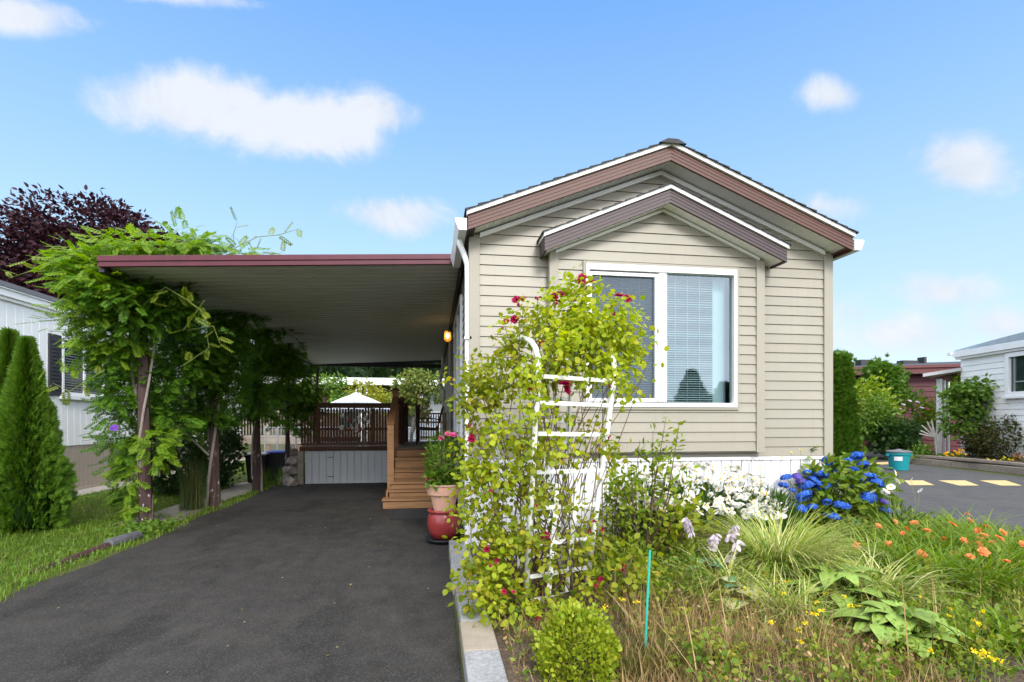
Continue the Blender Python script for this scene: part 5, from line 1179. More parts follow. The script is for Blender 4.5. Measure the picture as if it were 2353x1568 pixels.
# chain link gate and fence
fn = thing('chain_link_fence', 'galvanised chain link fence and gate behind the dark bins', 'fence', (-4.5, 19, 0))
for x in (-5.6, -5.2, -4.6, -3.4, -2.2):
    m = MB(); m.tube([(x, 19, 0), (x, 19, 1.32)], .03, 8); m.build('post', 'galvanised', fn)
m = MB()
for z in (.1, 1.25): m.tube([(-5.6, 19, z), (-2.2, 19, z)], .02, 6)
m.tube([(-4.6, 19, .7), (-3.4, 19, .7)], .02, 6); m.build('rail', 'galvanised', fn)
m = MB(); m.quad((-5.6, 19.01, .1), (-2.2, 19.01, .1), (-2.2, 19.01, 1.25), (-5.6, 19.01, 1.25)); m.build('chain_mesh', 'chain_mesh', fn)
# bins behind the third post
def wheelie(name, label, x, y, s, body, lid):
    t = thing(name, label, 'bin', (x, y, 0), 'dark wheeled bins'); m = MB(); w, d, h = .27 * s, .3 * s, .78 * s
    m.add([(x - w * .8, y - d * .8, .02), (x + w * .8, y - d * .8, .02), (x + w * .8, y + d * .8, .02), (x - w * .8, y + d * .8, .02), (x - w, y - d, h), (x + w, y - d, h), (x + w, y + d, h), (x - w, y + d, h)], [(0, 3, 2, 1), (4, 5, 6, 7), (0, 1, 5, 4), (1, 2, 6, 5), (2, 3, 7, 6), (3, 0, 4, 7)])
    m.box(x - w - .015, x + w + .015, y - d - .015, y + d + .015, h - .05, h); m.build('body', 'black_plastic', t, bevel=.012)
    m = MB(); m.box(x - w - .025, x + w + .025, y - d - .035, y + d + .02, h + .001, h + .045); m.build('lid', lid, t, bevel=.015)
    for sx_ in (-1, 1):
        m = MB(); m.tube([(x + sx_ * w * .7, y + d * .9, .08), (x + sx_ * w * .9, y + d * .9, .08)], .08, 14); m.build('wheel', 'black_rubber', t)
wheelie('waste_bin', 'black bin with pale grey lid behind the third carport post', -4.15, 13.6, .86, 'black_plastic', 'conduit_grey'); wheelie('waste_bin', 'black bin with bright blue lid behind the third carport post', -3.72, 13.9, .9, 'black_plastic', 'blue_plastic')
# heap of rocks by the deck corner
for i, (x, y, z, r, lbl) in enumerate([(-3.36, 12.95, .1, .16, 'large pale rock at the foot of the rock heap'), (-3.2, 12.72, .09, .13, 'rounded tan rock touching the deck corner post'), (-3.3, 13.2, .3, .17, 'speckled rock in the middle of the heap'), (-3.25, 13.25, .52, .15, 'pinkish rock near the top of the heap'), (-3.32, 13.4, .7, .13, 'small rock on top of the heap')]):
    bpy_m = MB(); n1, n2 = 8, 12; vs = []; fs = []
    for a in range(n1 + 1):
        for b in range(n2):
            th, ph = math.pi * a / n1, 2 * math.pi * b / n2; k = r * (1 + .25 * math.sin(3 * th + 2 * ph + i * 2) * math.sin(2 * ph + i) + .12 * math.cos(5 * th + i)); vs.append((x + k * math.sin(th) * math.cos(ph) * 1.15, y + k * math.sin(th) * math.sin(ph), z + k * math.cos(th) * .85))
    for a in range(n1):
        for b in range(n2): fs.append((a * n2 + b, a * n2 + (b + 1) % n2, (a + 1) * n2 + (b + 1) % n2, (a + 1) * n2 + b))
    bpy_m.add(vs, fs); tag(bpy_m.build('rock', 'rock_mix'), lbl, 'rock', 'rock heap beside the deck')
# half buried timbers along the drive
m = MB(); m.tube([(-3.66, 7.3, .05), (-3.69, 7.05, .055), (-3.73, 6.8, .05)], [.066, .068, .066], 12); tag(m.build('log_edging', 'pipe_grey', smooth=False, bevel=.008), 'short grey black log lying at the lawn edge', 'log')
m = MB(); m.tube([(-3.73, 6.79, .035), (-3.78, 6.45, .02), (-3.84, 6.05, .0), (-3.9, 5.8, -.015)], [.05, .05, .045, .04], 10); tag(m.build('log_edging', 'post_red'), 'thin dark red log half buried in the lawn edge', 'log')

leafmat('dark_core_green', [(.012, .03, .006), (.02, .045, .01)], 0, .9, 0)
# ================= trees and shrubs ===================================================================
def cone_tree(name, label, x, y, h, r, n, mat, size=.085, group=None, z0=0, waist=.22, rag=1.04, lo=.72):
    t = thing(name, label, 'tree', (x, y, z0), group); k = rng.random(n) ** .72; z = h * k; prof = r * np.where(k < waist, .72 + .28 * k / waist, ((1 - k) / (1 - waist)) ** .95)
    a2 = rng.uniform(0, 6.28, n); bump = 1 + .13 * np.sin(5 * a2 + 6 * k * 3.1) + .1 * np.sin(11 * a2 - 17 * k) + .06 * np.sin(23 * a2 + 40 * k); q = rng.uniform(lo, rag, n) ** .7
    P = np.stack([x + prof * bump * q * np.cos(a2), y + prof * bump * q * np.sin(a2), z0 + z + .03], 1); out = np.stack([np.cos(a2), np.sin(a2), np.full(n, .9)], 1)
    lb = LB(); A = norm(out + rdir(n) * .45); lb.leaves(T_SPRAY, P, A, norm(np.stack([-np.sin(a2), np.cos(a2), np.zeros(n)], 1) + rdir(n) * .5), size * rng.uniform(.7, 1.3, n)); lb.build('crown', mat, t)
    m = MB(); m.tube([(x, y, z0), (x, y, z0 + h * .9)], [.04 * r + .01, .004], 6); m.build('trunk', 'bark_red', t)
    m = MB(); m.tube([(x, y, z0 + .08), (x, y, z0 + h * waist), (x, y, z0 + h * .86)], [r * .55, r * .74, .02], 12); m.build('dark_core', 'dark_core_green', t, smooth=True); return t  # added solid core, dark as the shaded inside, closes the see-through crown
cone_tree('arborvitae', 'left tip of the pair of conical green arborvitae by the white home', -5.66, 8.12, 2.64, .39, 9500, 'leaf_arborvitae', .1, 'conical arborvitae by the white home', waist=.16, rag=1.2)
cone_tree('arborvitae', 'right and shorter tip of the pair of conical green arborvitae', -5.37, 8.0, 2.52, .39, 9500, 'leaf_arborvitae', .1, 'conical arborvitae by the white home', waist=.16, rag=1.2)
cone_tree('arborvitae', 'low rounded arborvitae cut by the left picture edge', -6.1, 7.5, .75, .36, 1800, 'leaf_arborvitae', .08, 'conical arborvitae by the white home')
bush('dark_shrub', 'dense dark green clipped shrub behind the first carport post', 'shrub', (-5.15, 11.6, .95), (.52, .5, 1.0), 4200, T_SPRAY, .1, 'leaf_dark', m=170, cr=.16, shell=.75, droop=-.4)
bush('dark_shrub', 'dense dark green clipped shrub behind the second carport post', 'shrub', (-4.75, 12.7, .85), (.42, .45, .9), 3000, T_SPRAY, .1, 'leaf_dark', m=120, cr=.16, shell=.75, droop=-.4)
t = thing('rush_tuft', 'upright grey green rush tuft beside the second carport post', 'rush', (-3.98, 9.62, 0)); lb = LB(); n = 420; P = np.stack([-3.98 + rng.normal(size=n) * .09, 9.62 + rng.normal(size=n) * .09, np.zeros(n)], 1); lb.blades(P, rng.uniform(0, 6.28, n), rng.uniform(.45, 1.0, n), rng.uniform(0, .25, n), rng.uniform(.05, .45, n), .008, 4); lb.build('blades', 'leaf_rush', t)
for (x, y, lbl) in ((-3.45, 12.9, 'small grass tuft growing before the blue lidded bin'), (-3.72, 12.4, 'small grass tuft just behind the third carport post')):
    t = thing('grass_tuft', lbl, 'grass tuft', (x, y, 0), 'grass tufts by the bins'); lb = LB(); n = 160; P = np.stack([x + rng.normal(size=n) * .08, y + rng.normal(size=n) * .08, np.zeros(n)], 1); lb.blades(P, rng.uniform(0, 6.28, n), rng.uniform(.2, .55, n), rng.uniform(0, .4, n), rng.uniform(.1, .7, n), .009, 4); lb.build('blades', 'leaf_mid', t)
# wisteria on the carport posts
def wisteria(label, base, blobs, vines, young=()):
    t = thing('wisteria', label, 'wisteria', base, 'wisteria vines on the carport posts')
    for mat, bl in (('leaf_wisteria', [b for b in blobs if not b[-1]]), ('leaf_wisteria_sun_tint', [b for b in blobs if b[-1]])):
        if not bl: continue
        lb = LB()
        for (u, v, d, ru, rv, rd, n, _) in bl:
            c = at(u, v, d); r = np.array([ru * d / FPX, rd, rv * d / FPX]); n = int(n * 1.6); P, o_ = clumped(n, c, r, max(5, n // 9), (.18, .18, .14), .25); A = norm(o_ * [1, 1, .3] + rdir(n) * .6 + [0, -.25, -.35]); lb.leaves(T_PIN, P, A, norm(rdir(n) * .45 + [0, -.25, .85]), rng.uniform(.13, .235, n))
        lb.build('foliage' if mat == 'leaf_wisteria' else 'sun_tinted_foliage', mat, t)
    m = MB()
    for pts, r in vines: m.tube([tuple(p) for p in pts], [r * (1 - .5 * i / len(pts)) for i in range(len(pts))], 7)
    m.build('stem', 'bark_grey', t)
    if young:
        lb = LB()
        for pts in young:
            pts = [at(*p) for p in pts]; m = MB(); m.tube(pts, [.006] * (len(pts) - 1) + [.002], 5); m.build('shoot', 'stem_green', t)
            for p, q in zip(pts, pts[1:]):
                for s_ in (.2, .6, .95):
                    k = 1; P = (p * (1 - s_) + q * s_)[None]; lb.leaves(T_PIN, P, norm(rdir(1) + [0, -.2, -.2]), norm(rdir(1) * .4 + [0, -.3, .8]), rng.uniform(.13, .22, 1))
        lb.build('young_leaves', 'leaf_wisteria_young', t)
    return t
def twist(x, y, z0, z1, r, ph, n=9, x1=None): return [(x + (r + .01 * math.sin(3 * i)) * math.cos(ph + .55 * i), y + r * math.sin(ph + .55 * i), z0 + (z1 - z0) * i / (n - 1)) for i in range(n)]
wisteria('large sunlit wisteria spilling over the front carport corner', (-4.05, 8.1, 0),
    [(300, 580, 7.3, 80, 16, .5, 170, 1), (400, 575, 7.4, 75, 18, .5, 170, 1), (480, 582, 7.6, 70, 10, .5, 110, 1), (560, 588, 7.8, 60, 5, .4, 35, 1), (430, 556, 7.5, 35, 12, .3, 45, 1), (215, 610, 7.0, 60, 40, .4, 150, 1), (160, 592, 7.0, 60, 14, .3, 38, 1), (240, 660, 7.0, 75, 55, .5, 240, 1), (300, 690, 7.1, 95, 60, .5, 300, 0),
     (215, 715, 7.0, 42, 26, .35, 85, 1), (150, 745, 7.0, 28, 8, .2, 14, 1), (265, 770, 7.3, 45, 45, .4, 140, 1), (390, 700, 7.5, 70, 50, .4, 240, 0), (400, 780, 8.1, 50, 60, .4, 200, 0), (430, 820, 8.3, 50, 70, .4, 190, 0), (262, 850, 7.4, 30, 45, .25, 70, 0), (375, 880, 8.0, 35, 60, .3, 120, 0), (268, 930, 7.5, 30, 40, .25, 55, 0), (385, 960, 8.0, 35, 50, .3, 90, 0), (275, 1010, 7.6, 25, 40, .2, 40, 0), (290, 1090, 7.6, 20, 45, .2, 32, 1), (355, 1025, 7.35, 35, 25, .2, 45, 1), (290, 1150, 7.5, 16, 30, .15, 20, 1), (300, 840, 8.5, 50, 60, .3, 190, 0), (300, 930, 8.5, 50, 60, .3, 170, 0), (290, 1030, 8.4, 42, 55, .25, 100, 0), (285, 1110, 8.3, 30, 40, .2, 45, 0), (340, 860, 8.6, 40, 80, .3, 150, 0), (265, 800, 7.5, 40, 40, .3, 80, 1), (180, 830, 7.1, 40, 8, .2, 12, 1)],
    [(twist(-4.05, 8.15, 0, 3.3, .12, 0), .03), (twist(-3.98, 8.2, .1, 3.2, .11, 2.5), .022)],
    [[(330, 700, 6.9), (380, 660, 6.85), (430, 690, 6.8), (470, 720, 6.8)], [(470, 690, 7), (420, 760, 7.0), (490, 750, 7.0), (505, 790, 7.0)], [(240, 610, 6.9), (150, 600, 6.9), (80, 620, 6.9), (20, 640, 6.9)], [(200, 580, 6.9), (120, 570, 6.9), (60, 600, 6.9)], [(540, 590, 7.6), (535, 540, 7.6), (545, 510, 7.6)], [(540, 570, 7.6), (590, 545, 7.6), (640, 540, 7.6), (690, 525, 7.6)], [(240, 850, 7.0), (160, 900, 7.0), (120, 880, 7.0)], [(620, 585, 7.8), (650, 580, 7.8)], [(420, 840, 7.4), (480, 800, 7.4), (470, 740, 7.4)]])
wisteria('shaded wisteria round the second carport post', (-3.75, 9.9, 0),
    [(470, 790, 9.0, 55, 80, .5, 260, 0), (520, 780, 9.4, 50, 60, .5, 190, 0), (450, 880, 9.0, 55, 60, .45, 170, 0), (510, 880, 9.4, 45, 70, .45, 150, 0), (430, 960, 9.0, 45, 40, .35, 80, 0), (470, 950, 9.2, 50, 35, .35, 80, 0), (560, 730, 9.6, 50, 30, .5, 80, 0), (500, 960, 9.3, 30, 30, .3, 40, 0)],
    [(twist(-3.74, 9.87, 0, 3.3, .11, 1), .03), (twist(-3.75, 9.87, 0, 3.3, .1, 3.6), .028), ([(-3.8, 9.8, .9), (-4.1, 9.6, 1.3), (-4.4, 9.5, 1.7)], .02)])
wisteria('dark wisteria round the third carport post', (-3.66, 11.9, 0),
    [(570, 800, 11, 60, 70, .6, 260, 0), (620, 790, 11.3, 60, 55, .6, 200, 0), (550, 890, 11, 50, 60, .5, 180, 0), (610, 890, 11.2, 50, 60, .5, 200, 0), (640, 850, 11.6, 50, 50, .5, 170, 0), (600, 950, 11.2, 50, 25, .4, 70, 0), (540, 940, 11, 30, 30, .4, 50, 0), (590, 745, 11, 60, 20, .5, 80, 0)],
    [(twist(-3.66, 11.85, 0, 3.3, .1, 0), .026), (twist(-3.62, 11.85, 0, 3.3, .13, 2.5), .022)])
wisteria('darkest wisteria hanging beside the deck screen', (-3.45, 13.3, 0),
    [(670, 850, 13, 45, 60, .6, 220, 0), (680, 910, 13, 45, 40, .6, 210, 0), (640, 930, 13, 40, 40, .5, 130, 0), (705, 940, 12.8, 30, 38, .4, 140, 0), (640, 800, 13.4, 55, 40, .6, 150, 0), (690, 980, 12.7, 30, 20, .3, 50, 0)],
    [(twist(-3.42, 13.25, .4, 3.3, .08, 0), .02)])
t = thing('clematis', 'single purple clematis flower among the wisteria leaves', 'flower', at(262, 984, 7.0)); blossom('flower', 'petal_purple', at(262, 984, 7.0), .06, t, 6, (.3, -.7, .4), 1)
# deciduous trees
def tree(name, label, x, y, h, crown, n, tmpl, size, mat, m=60, cr=.6, trunk_r=.18, group=None, z0=0, bark='bark_grey', limbs=9, droop=.15, shell=.35):
    t = thing(name, label, 'tree', (x, y, z0), group); mb = MB(); cx, cy, czz = crown[0]
    mb.tube([(x, y, z0 - .1), (x + .05, y, z0 + h * .3), (cx, cy, czz - .2 * crown[1][2])], [trunk_r, trunk_r * .75, trunk_r * .5], 9)
    for k in range(limbs):
        q, _ = in_blob(1, crown[0], np.asarray(crown[1]) * .85, .5); s_ = np.array([cx * .5 + x * .5, cy * .5 + y * .5, z0 + h * random.uniform(.25, .5)]); mb.tube([s_, s_ * .5 + q[0] * .5 + rng.normal(size=3) * .1, q[0]], [trunk_r * .45, trunk_r * .25, trunk_r * .06], 6)
    mb.build('trunk', bark, t); lb = LB()
    for cc in [crown[i:i + 2] for i in range(0, len(crown), 2)]:
        P, o_ = clumped(n // (len(crown) // 2), cc[0], cc[1], m, (cr, cr, cr * .6), shell); leafy(lb, tmpl, P, o_, size, droop, .6)
    lb.build('crown', mat, t); return t
tree('purple_plum_tree', 'tall dark purple leaved tree behind the white home', -13, 23, 9.6, [(-13.2, 23, 7.8), (2.7, 2.8, 2.3), (-16.6, 22.5, 7.1), (2.8, 3, 2.1), (-10.8, 22.3, 7.0), (2.0, 2, 1.4), (-13.4, 22, 5.2), (3.8, 2.2, 1.7)], 50000, T_LEAF, .2, 'leaf_purple', 150, .62, .3, bark='bark_red', limbs=14)
tree('shrub_tree', 'green bushy tree behind the deck screen on its left', -5.3, 22.5, 3, [at(745, 905, 22.5), np.array([.95, .9, .8])], 1700, T_LEAF, .17, 'leaf_mid', 45, .3, .07, 'garden trees behind the deck')
tree('shrub_tree', 'yellow leaved small tree behind the patio umbrella', -2.9, 24.5, 3, [at(845, 900, 24.5), np.array([.8, .7, .55]), at(890, 925, 24), np.array([.9, .7, .45])], 1500, T_LEAF, .15, 'leaf_yellow', 40, .28, .06, 'garden trees behind the deck')
tree('shrub_tree', 'broad green tree with peach tinted tips behind the patio chair', -.85, 21.0, 3.4, [at(955, 905, 21.5), np.array([1.05, .9, .95])], 2600, T_LEAF, .17, 'leaf_peach', 60, .28, .08, 'garden trees behind the deck', droop=.5)
# distant homes behind the deck
bh = thing('brown_home', 'dark brown home with bright white eave far behind the deck', 'house', (-2.5, 30, 0))
m = MB(); m.box(-7.5, -2.1, 29.8, 33, 0, 3.5); m.build('wall', 'brown_wall', bh)
m = MB(); m.box(-2.099, 1.5, 29.9, 33, 0, 3.45); m.build('porch_wall', 'grey_wall', bh)
m = MB(); m.box(-8.5, 3.5, 28.6, 28.75, 3.35, 3.72); m.box(-8.5, 3.5, 28.751, 33.5, 3.5, 3.7); m.build('roof', 'white_paint', bh)
for x in (-3.75, -3.45, -.6):
    m = MB(); m.box(x - .07, x + .07, 28.76, 28.9, 0, 3.5); m.build('porch_post', 'white_paint', bh)
m = MB(); m.box(-4.9, -4.2, 29.76, 29.79, 1.2, 3.0); m.build('window', 'dark_glass', bh)
b2 = thing('pale_blue_home', 'low pale blue home with white bands behind the deck gap', 'house', (-.6, 25, 0))
m = MB(); m.box(-1.35, 1.9, 25, 29, 0, 1.9); m.build('wall', 'blue_house', b2)
m = MB(); m.box(-1.36, 1.9, 24.96, 24.999, .62, .68); m.box(-1.4, 1.9, 24.94, 24.999, .0, .16); m.box(-1.36, 1.9, 24.96, 24.999, 1.15, 1.19); m.build('band', 'white_paint', b2)
m = MB(); m.box(-1.2, -.75, 24.97, 24.998, 1.2, 1.75); m.build('window', 'dark_glass', b2)
for i in range(15):
    x = -17 + i * 2.3; h = 8.6 + 1.1 * math.sin(i * 2.3) + random.uniform(-.3, .3)
    if i == 0: tp = cone_tree('conifer', 'dark conifer in the far hedge row behind the homes', x, 40 + (i % 3), h, 2.1, 4200, 'leaf_conifer', .45, 'dark conifers in the row behind the homes', waist=.5)
    else:
        r_ = tp.copy(); COL.objects.link(r_); r_.location = (x, 40 + 1.2 * (i % 3), 0); r_.scale = (1, 1, h / 8.6); r_.rotation_euler = (0, 0, i * 1.7)
        for c_ in list(tp.children): d_ = c_.copy(); COL.objects.link(d_); d_.parent = r_
# conifers across the street behind the camera: the window reflects them
cone_tree('tall_conifer', 'tall conifer across the street mirrored in the front window', 25.5, -38, 6.2, 1.7, 1700, 'leaf_conifer', .55, 'conifers mirrored in the front window', rag=1.6, lo=.3)
cone_tree('tall_conifer', 'shorter conifer across the street mirrored beside the tall one', 29.0, -38, 5.0, 1.9, 1700, 'leaf_conifer', .55, 'conifers mirrored in the front window', rag=1.6, lo=.3)
bush('street_hedge', 'rough low hedge across the street mirrored in the front window', 'hedge', (21, -40, 1.3), (12, 1.2, 1.5), 6000, T_SPRAY, .4, 'leaf_dark', m=160, cr=1.1, shell=.3)

# ================= right hand side ======================================================================
m = thing('tall_hedge', 'tall clipped green hedge column just right of the beige home', 'hedge', (14.5, 17.6, 0)); lb = LB(); n = 8000
P = np.stack([rng.uniform(13.6, 14.85, n), rng.uniform(16.8, 18.4, n), 3.75 * rng.random(n)], 1); f = rng.integers(0, 5, n); P[f == 0, 1] = 16.8; P[f == 1, 1] = 16.82; P[f == 2, 0] = 14.85; P[f == 3, 2] = 3.75; P[f == 4, 0] = 13.6
P += rng.normal(size=(n, 3)) * .06; P[:, 0] = 13.6 + (P[:, 0] - 13.6) * (1.12 - .09 * P[:, 2]); out = np.where((f < 2)[:, None], [0, -1, .4], np.where((f == 2)[:, None], [1, 0, .4], np.where((f == 3)[:, None], [0, 0, 1.], [-1, 0, .4])))
lb.leaves(T_SPRAY, P, norm(out + rdir(n) * .5 + [0, 0, .3]), rdir(n), .16 * rng.uniform(.7, 1.3, n)); lb.build('crown', 'leaf_hedge', m)
mb = MB(); mb.box(13.8, 14.5, 17.1, 18.2, 0, 3.55); mb.build('dark_core', 'leaf_dark', m)  # solid dark block added inside, standing in for the shaded hedge interior
rh = thing('red_home', 'low dark red lap sided home behind the hedge and shrubs', 'house', (23, 24, 0))
def pl(u, d): p = at(u, 900, d); return p[0], p[1]
(x0, y0), (x1, y1) = pl(1890, 27), pl(2330, 24.5); uu = Vector((x1 - x0, y1 - y0, 0)).normalized(); nn = Vector((uu.y, -uu.x, 0)); Lr = math.hypot(x1 - x0, y1 - y0)
m = MB(); lap(m, (x0, y0, 0), uu, nn, 0, 3.7, lambda z: (0, Lr), course=.26, out=.035, gap=.02); m.build('siding', 'red_siding', rh)
def slab(mb, a, b, z0, z1, w0, w1):
    u_ = Vector((b[0] - a[0], b[1] - a[1], 0)).normalized(); n_ = Vector((u_.y, -u_.x, 0)); q = [Vector((a[0], a[1], 0)) + n_ * w0, Vector((b[0], b[1], 0)) + n_ * w0, Vector((b[0], b[1], 0)) + n_ * w1, Vector((a[0], a[1], 0)) + n_ * w1]
    mb.add([(p.x, p.y, z0) for p in q] + [(p.x, p.y, z1) for p in q], [(0, 1, 2, 3), (7, 6, 5, 4), (0, 4, 5, 1), (1, 5, 6, 2), (2, 6, 7, 3), (3, 7, 4, 0)])
plain('red_trim', (.13, .034, .032), .5, .1, 4)
m = MB(); slab(m, (x0, y0), (x1, y1), 3.75, 4.0, .55, .6); slab(m, (x0, y0), (x1, y1), 3.7, 3.745, 0, .55); slab(m, (x0, y0), (x1, y1), 3.98, 4.1, .6, .68); m.build('eave_board', 'red_trim', rh)
m = MB(); q = [Vector((x0, y0, 0)) + nn * .66, Vector((x1, y1, 0)) + nn * .66, Vector((x1, y1, 0)) - nn * 3, Vector((x0, y0, 0)) - nn * 3]; m.add([(q[0].x, q[0].y, 4.102), (q[1].x, q[1].y, 4.102), (q[2].x, q[2].y, 4.55), (q[3].x, q[3].y, 4.55), (q[0].x, q[0].y, 3.99), (q[1].x, q[1].y, 3.99)], [(0, 1, 2, 3), (4, 5, 1, 0)]); rf = m.build('roof', 'shingle', rh)
for (u, w, h) in ((1985, .7, .16), (2085, .9, .12), (2118, .14, .3), (2020, .5, .1)):
    p = at(u, 830, 27.5); m = MB(); m.box(p[0] - w / 2, p[0] + w / 2, p[1] - .2, p[1] + .2, 4.3, 4.45 + h); m.build('roof_vent', 'dark_edge', rf)
# white home with picture window, its wall running toward us
wh = thing('white_sided_home', 'white lap sided home with big framed picture window at right', 'house', (20, 12, 0))
F = at(2208, 966, 19.5); wd = Vector((-.225, -.974, 0)); wn = Vector((-.974, .225, 0)); Lw = 13.0; O = Vector((F[0], F[1], 0))
def wp(a, off, z): p = O + wd * a + wn * off; return (p.x, p.y, z)
WW = (2.15, 4.6, 2.42, 3.55)
m = MB(); lap(m, O, wd, wn, .05, 3.8, lambda z: (0, Lw), course=.2, out=.02, gap=.012, holes=[WW]); q = O - wn * 6; m.quad(wp(0, 0, 0), wp(0, -6, 0), wp(0, -6, 3.8), wp(0, 0, 3.8)); m.build('siding', 'white_metal_wall', wh)
def wbox(mb, a0, a1, o0, o1, z0, z1): mb.add([wp(a0, o0, z0), wp(a1, o0, z0), wp(a1, o1, z0), wp(a0, o1, z0), wp(a0, o0, z1), wp(a1, o0, z1), wp(a1, o1, z1), wp(a0, o1, z1)], [(0, 1, 2, 3), (7, 6, 5, 4), (0, 4, 5, 1), (1, 5, 6, 2), (2, 6, 7, 3), (3, 7, 4, 0)])
m = MB()
for bx in ((WW[0] - .14, WW[0], WW[2] - .14, WW[3] + .14), (WW[1], WW[1] + .14, WW[2] - .14, WW[3] + .14), (WW[0], WW[1], WW[2] - .14, WW[2]), (WW[0], WW[1], WW[3], WW[3] + .14)): wbox(m, bx[0], bx[1], -.05, .10, bx[2], bx[3])
wbox(m, WW[0] - .2, WW[1] + .2, 0, .16, WW[2] - .22, WW[2] - .142); fw = m.build('window', 'white_paint', wh, bevel=.006)
m = MB(); m.quad(wp(WW[0], 0, WW[2]), wp(WW[1], 0, WW[2]), wp(WW[1], 0, WW[3]), wp(WW[0], 0, WW[3])); m.build('pane', 'dark_glass', fw)
m = MB(); wbox(m, WW[0] + .12, WW[0] + .16, .002, .03, WW[2], WW[3]); wbox(m, WW[0] + .16, WW[1], .002, .03, WW[2] + .3, WW[2] + .34); m.build('glazing_bar', 'galvanised', fw)
m = MB(); wbox(m, -.1, Lw, .003, .14, 3.72, 3.80); wbox(m, -.1, Lw, .003, .2, 3.801, 4.02); wbox(m, -.1, .1, -6, .002, 3.8, 4.0); m.build('eave_trim', 'white_paint', wh, bevel=.01)
plain('roof_grey', (.25, .30, .33), .6, .12, 5)
m = MB(); bow = [(a_, 4.08 + .34 * math.sin(min(1, (a_ + .12) / 7) * math.pi / 2)) for a_ in np.linspace(-.12, Lw, 18)]
for (a0_, z0), (a1_, z1) in zip(bow, bow[1:]): m.quad(wp(a0_, .19, 4.021), wp(a1_, .19, 4.021), wp(a1_, .12, z1), wp(a0_, .12, z0)); m.quad(wp(a0_, .12, z0), wp(a1_, .12, z1), wp(a1_, -6, z1 + .05), wp(a0_, -6, z0 + .05))
m.build('roof', 'roof_grey', wh)
m = MB(); wbox(m, -.3, -.11, .1, .28, 3.9, 4.0); m.build('gutter', 'gutter_white', wh)
pc = thing('porch_cover', 'flat pale grey porch cover on white posts beside the white home', 'porch', (18.5, 17.5, 0))
pa, pb, pc_, pd_ = at(2120, 862, 20), at(2208, 848, 19.4), at(2215, 850, 22.5), at(2140, 866, 24)
m = MB(); top_ = [pa, pb, pc_, pd_]; m.add([(p[0], p[1], p[2] - .07) for p in top_] + [(p[0], p[1], p[2] + .05) for p in top_], [(0, 1, 2, 3), (7, 6, 5, 4), (0, 4, 5, 1), (1, 5, 6, 2), (2, 6, 7, 3), (3, 7, 4, 0)]); m.build('roof', 'conduit_grey', pc)
for u, d, w in ((2158, 20.3, .13), (2170, 21, .06), (2179, 21.8, .06)):
    p = at(u, 900, d); m = MB(); m.box(p[0] - w / 2, p[0] + w / 2, p[1] - w / 2, p[1] + w / 2, 0, 3.07); m.build('post', 'white_paint', pc)
# shrubs on the right
def rb(label, u, v, d, ru, rv, n, tmpl, size, mat, name='garden_shrub', **k): c = at(u, v, d); return bush(name, label, 'shrub', c, (ru * d / FPX, ru * d / FPX * .8, rv * d / FPX), n, tmpl, size, mat, 'shrubs before the red home', shell=.55, **k)
rb('light green airy shrub touching the tall hedge', 1990, 945, 21.5, 50, 68, 1500, T_LEAF, .2, 'leaf_shrub', m=45, cr=.4)
rb('pale green variegated shrub below the light green one', 2010, 965, 20.5, 45, 40, 900, T_LEAF, .17, 'leaf_mid', m=30, cr=.35)
rb('clipped dark green ball shrub before the red home', 2028, 885, 24, 44, 54, 2600, T_SPRAY, .22, 'leaf_hedge', m=130, cr=.25)
rb('rose shrub with pale pink blooms before the red wall', 2095, 955, 21.5, 38, 48, 900, T_LEAF, .16, 'leaf_mid', m=30, cr=.35)
rb('low dark green spreading shrub above the asphalt', 2050, 1005, 20.2, 52, 34, 1600, T_SPRAY, .2, 'leaf_dark', m=70, cr=.3)
rb('small light green shrub beside the porch posts', 2140, 945, 21.0, 20, 30, 350, T_LEAF, .17, 'leaf_shrub', m=14, cr=.3)
rb('shaded shrub under the porch cover', 2190, 910, 22.5, 26, 50, 500, T_LEAF, .2, 'leaf_mid', m=20, cr=.35)
t = thing('ornamental_grass', 'arching green grass clump left of the porch post', 'grass', at(2105, 1030, 19.8) * [1, 1, 0]); lb = LB(); n = 180; c = at(2105, 1030, 19.8); P = np.stack([c[0] + rng.normal(size=n) * .2, c[1] + rng.normal(size=n) * .2, np.zeros(n)], 1); lb.blades(P, rng.uniform(0, 6.28, n), rng.uniform(.7, 1.3, n), rng.uniform(.1, .5, n), rng.uniform(.8, 1.5, n), .03, 5); lb.build('blades', 'leaf_mid', t)
for (u, v) in ((2075, 930), (2090, 922), (2108, 925), (2118, 938), (2130, 940), (2066, 940)):
    p = at(u, v, 20.6); o = blossom('rose_bloom', 'petal_pink' if u == 2130 else 'petal_lilac', p, .09, None, 6); o.location = (0, 0, 0); tag(o, 'pale pink bloom on the rose shrub before the red wall', 'flower', 'blooms of the far rose shrub')
    rsb = [x for x in bpy.data.objects if x.get('label') == 'rose shrub with pale pink blooms before the red wall'][0]; o.parent = rsb; o.location = -rsb.location
    for key in ('label', 'category', 'group'): del o[key]
tree('small_tree', 'small broad leaved tree with pale crooked trunk before the white home', 19.2, 15.9, 3, [at(2236, 915, 18.6), np.array([.75, .6, .5]), at(2206, 965, 18.6), np.array([.4, .45, .6]), at(2256, 900, 18.4), np.array([.6, .5, .35])], 1900, T_ROUND, .15, 'leaf_mid', 30, .32, .09, bark='bark_white', limbs=8, droop=.5)
bush('red_hedge', 'bronze green low hedge under the picture window at right', 'hedge', at(2320, 1010, 17.5), (1.15, .7, .62), 2600, T_LEAF, .12, 'leaf_redhedge', m=120, cr=.22, shell=.6)
bush('red_hedge', 'bronze green hedge behind the small tree trunk', 'hedge', at(2255, 1015, 18.6), (.5, .5, .5), 900, T_LEAF, .12, 'leaf_redhedge', m=50, cr=.2, shell=.6)
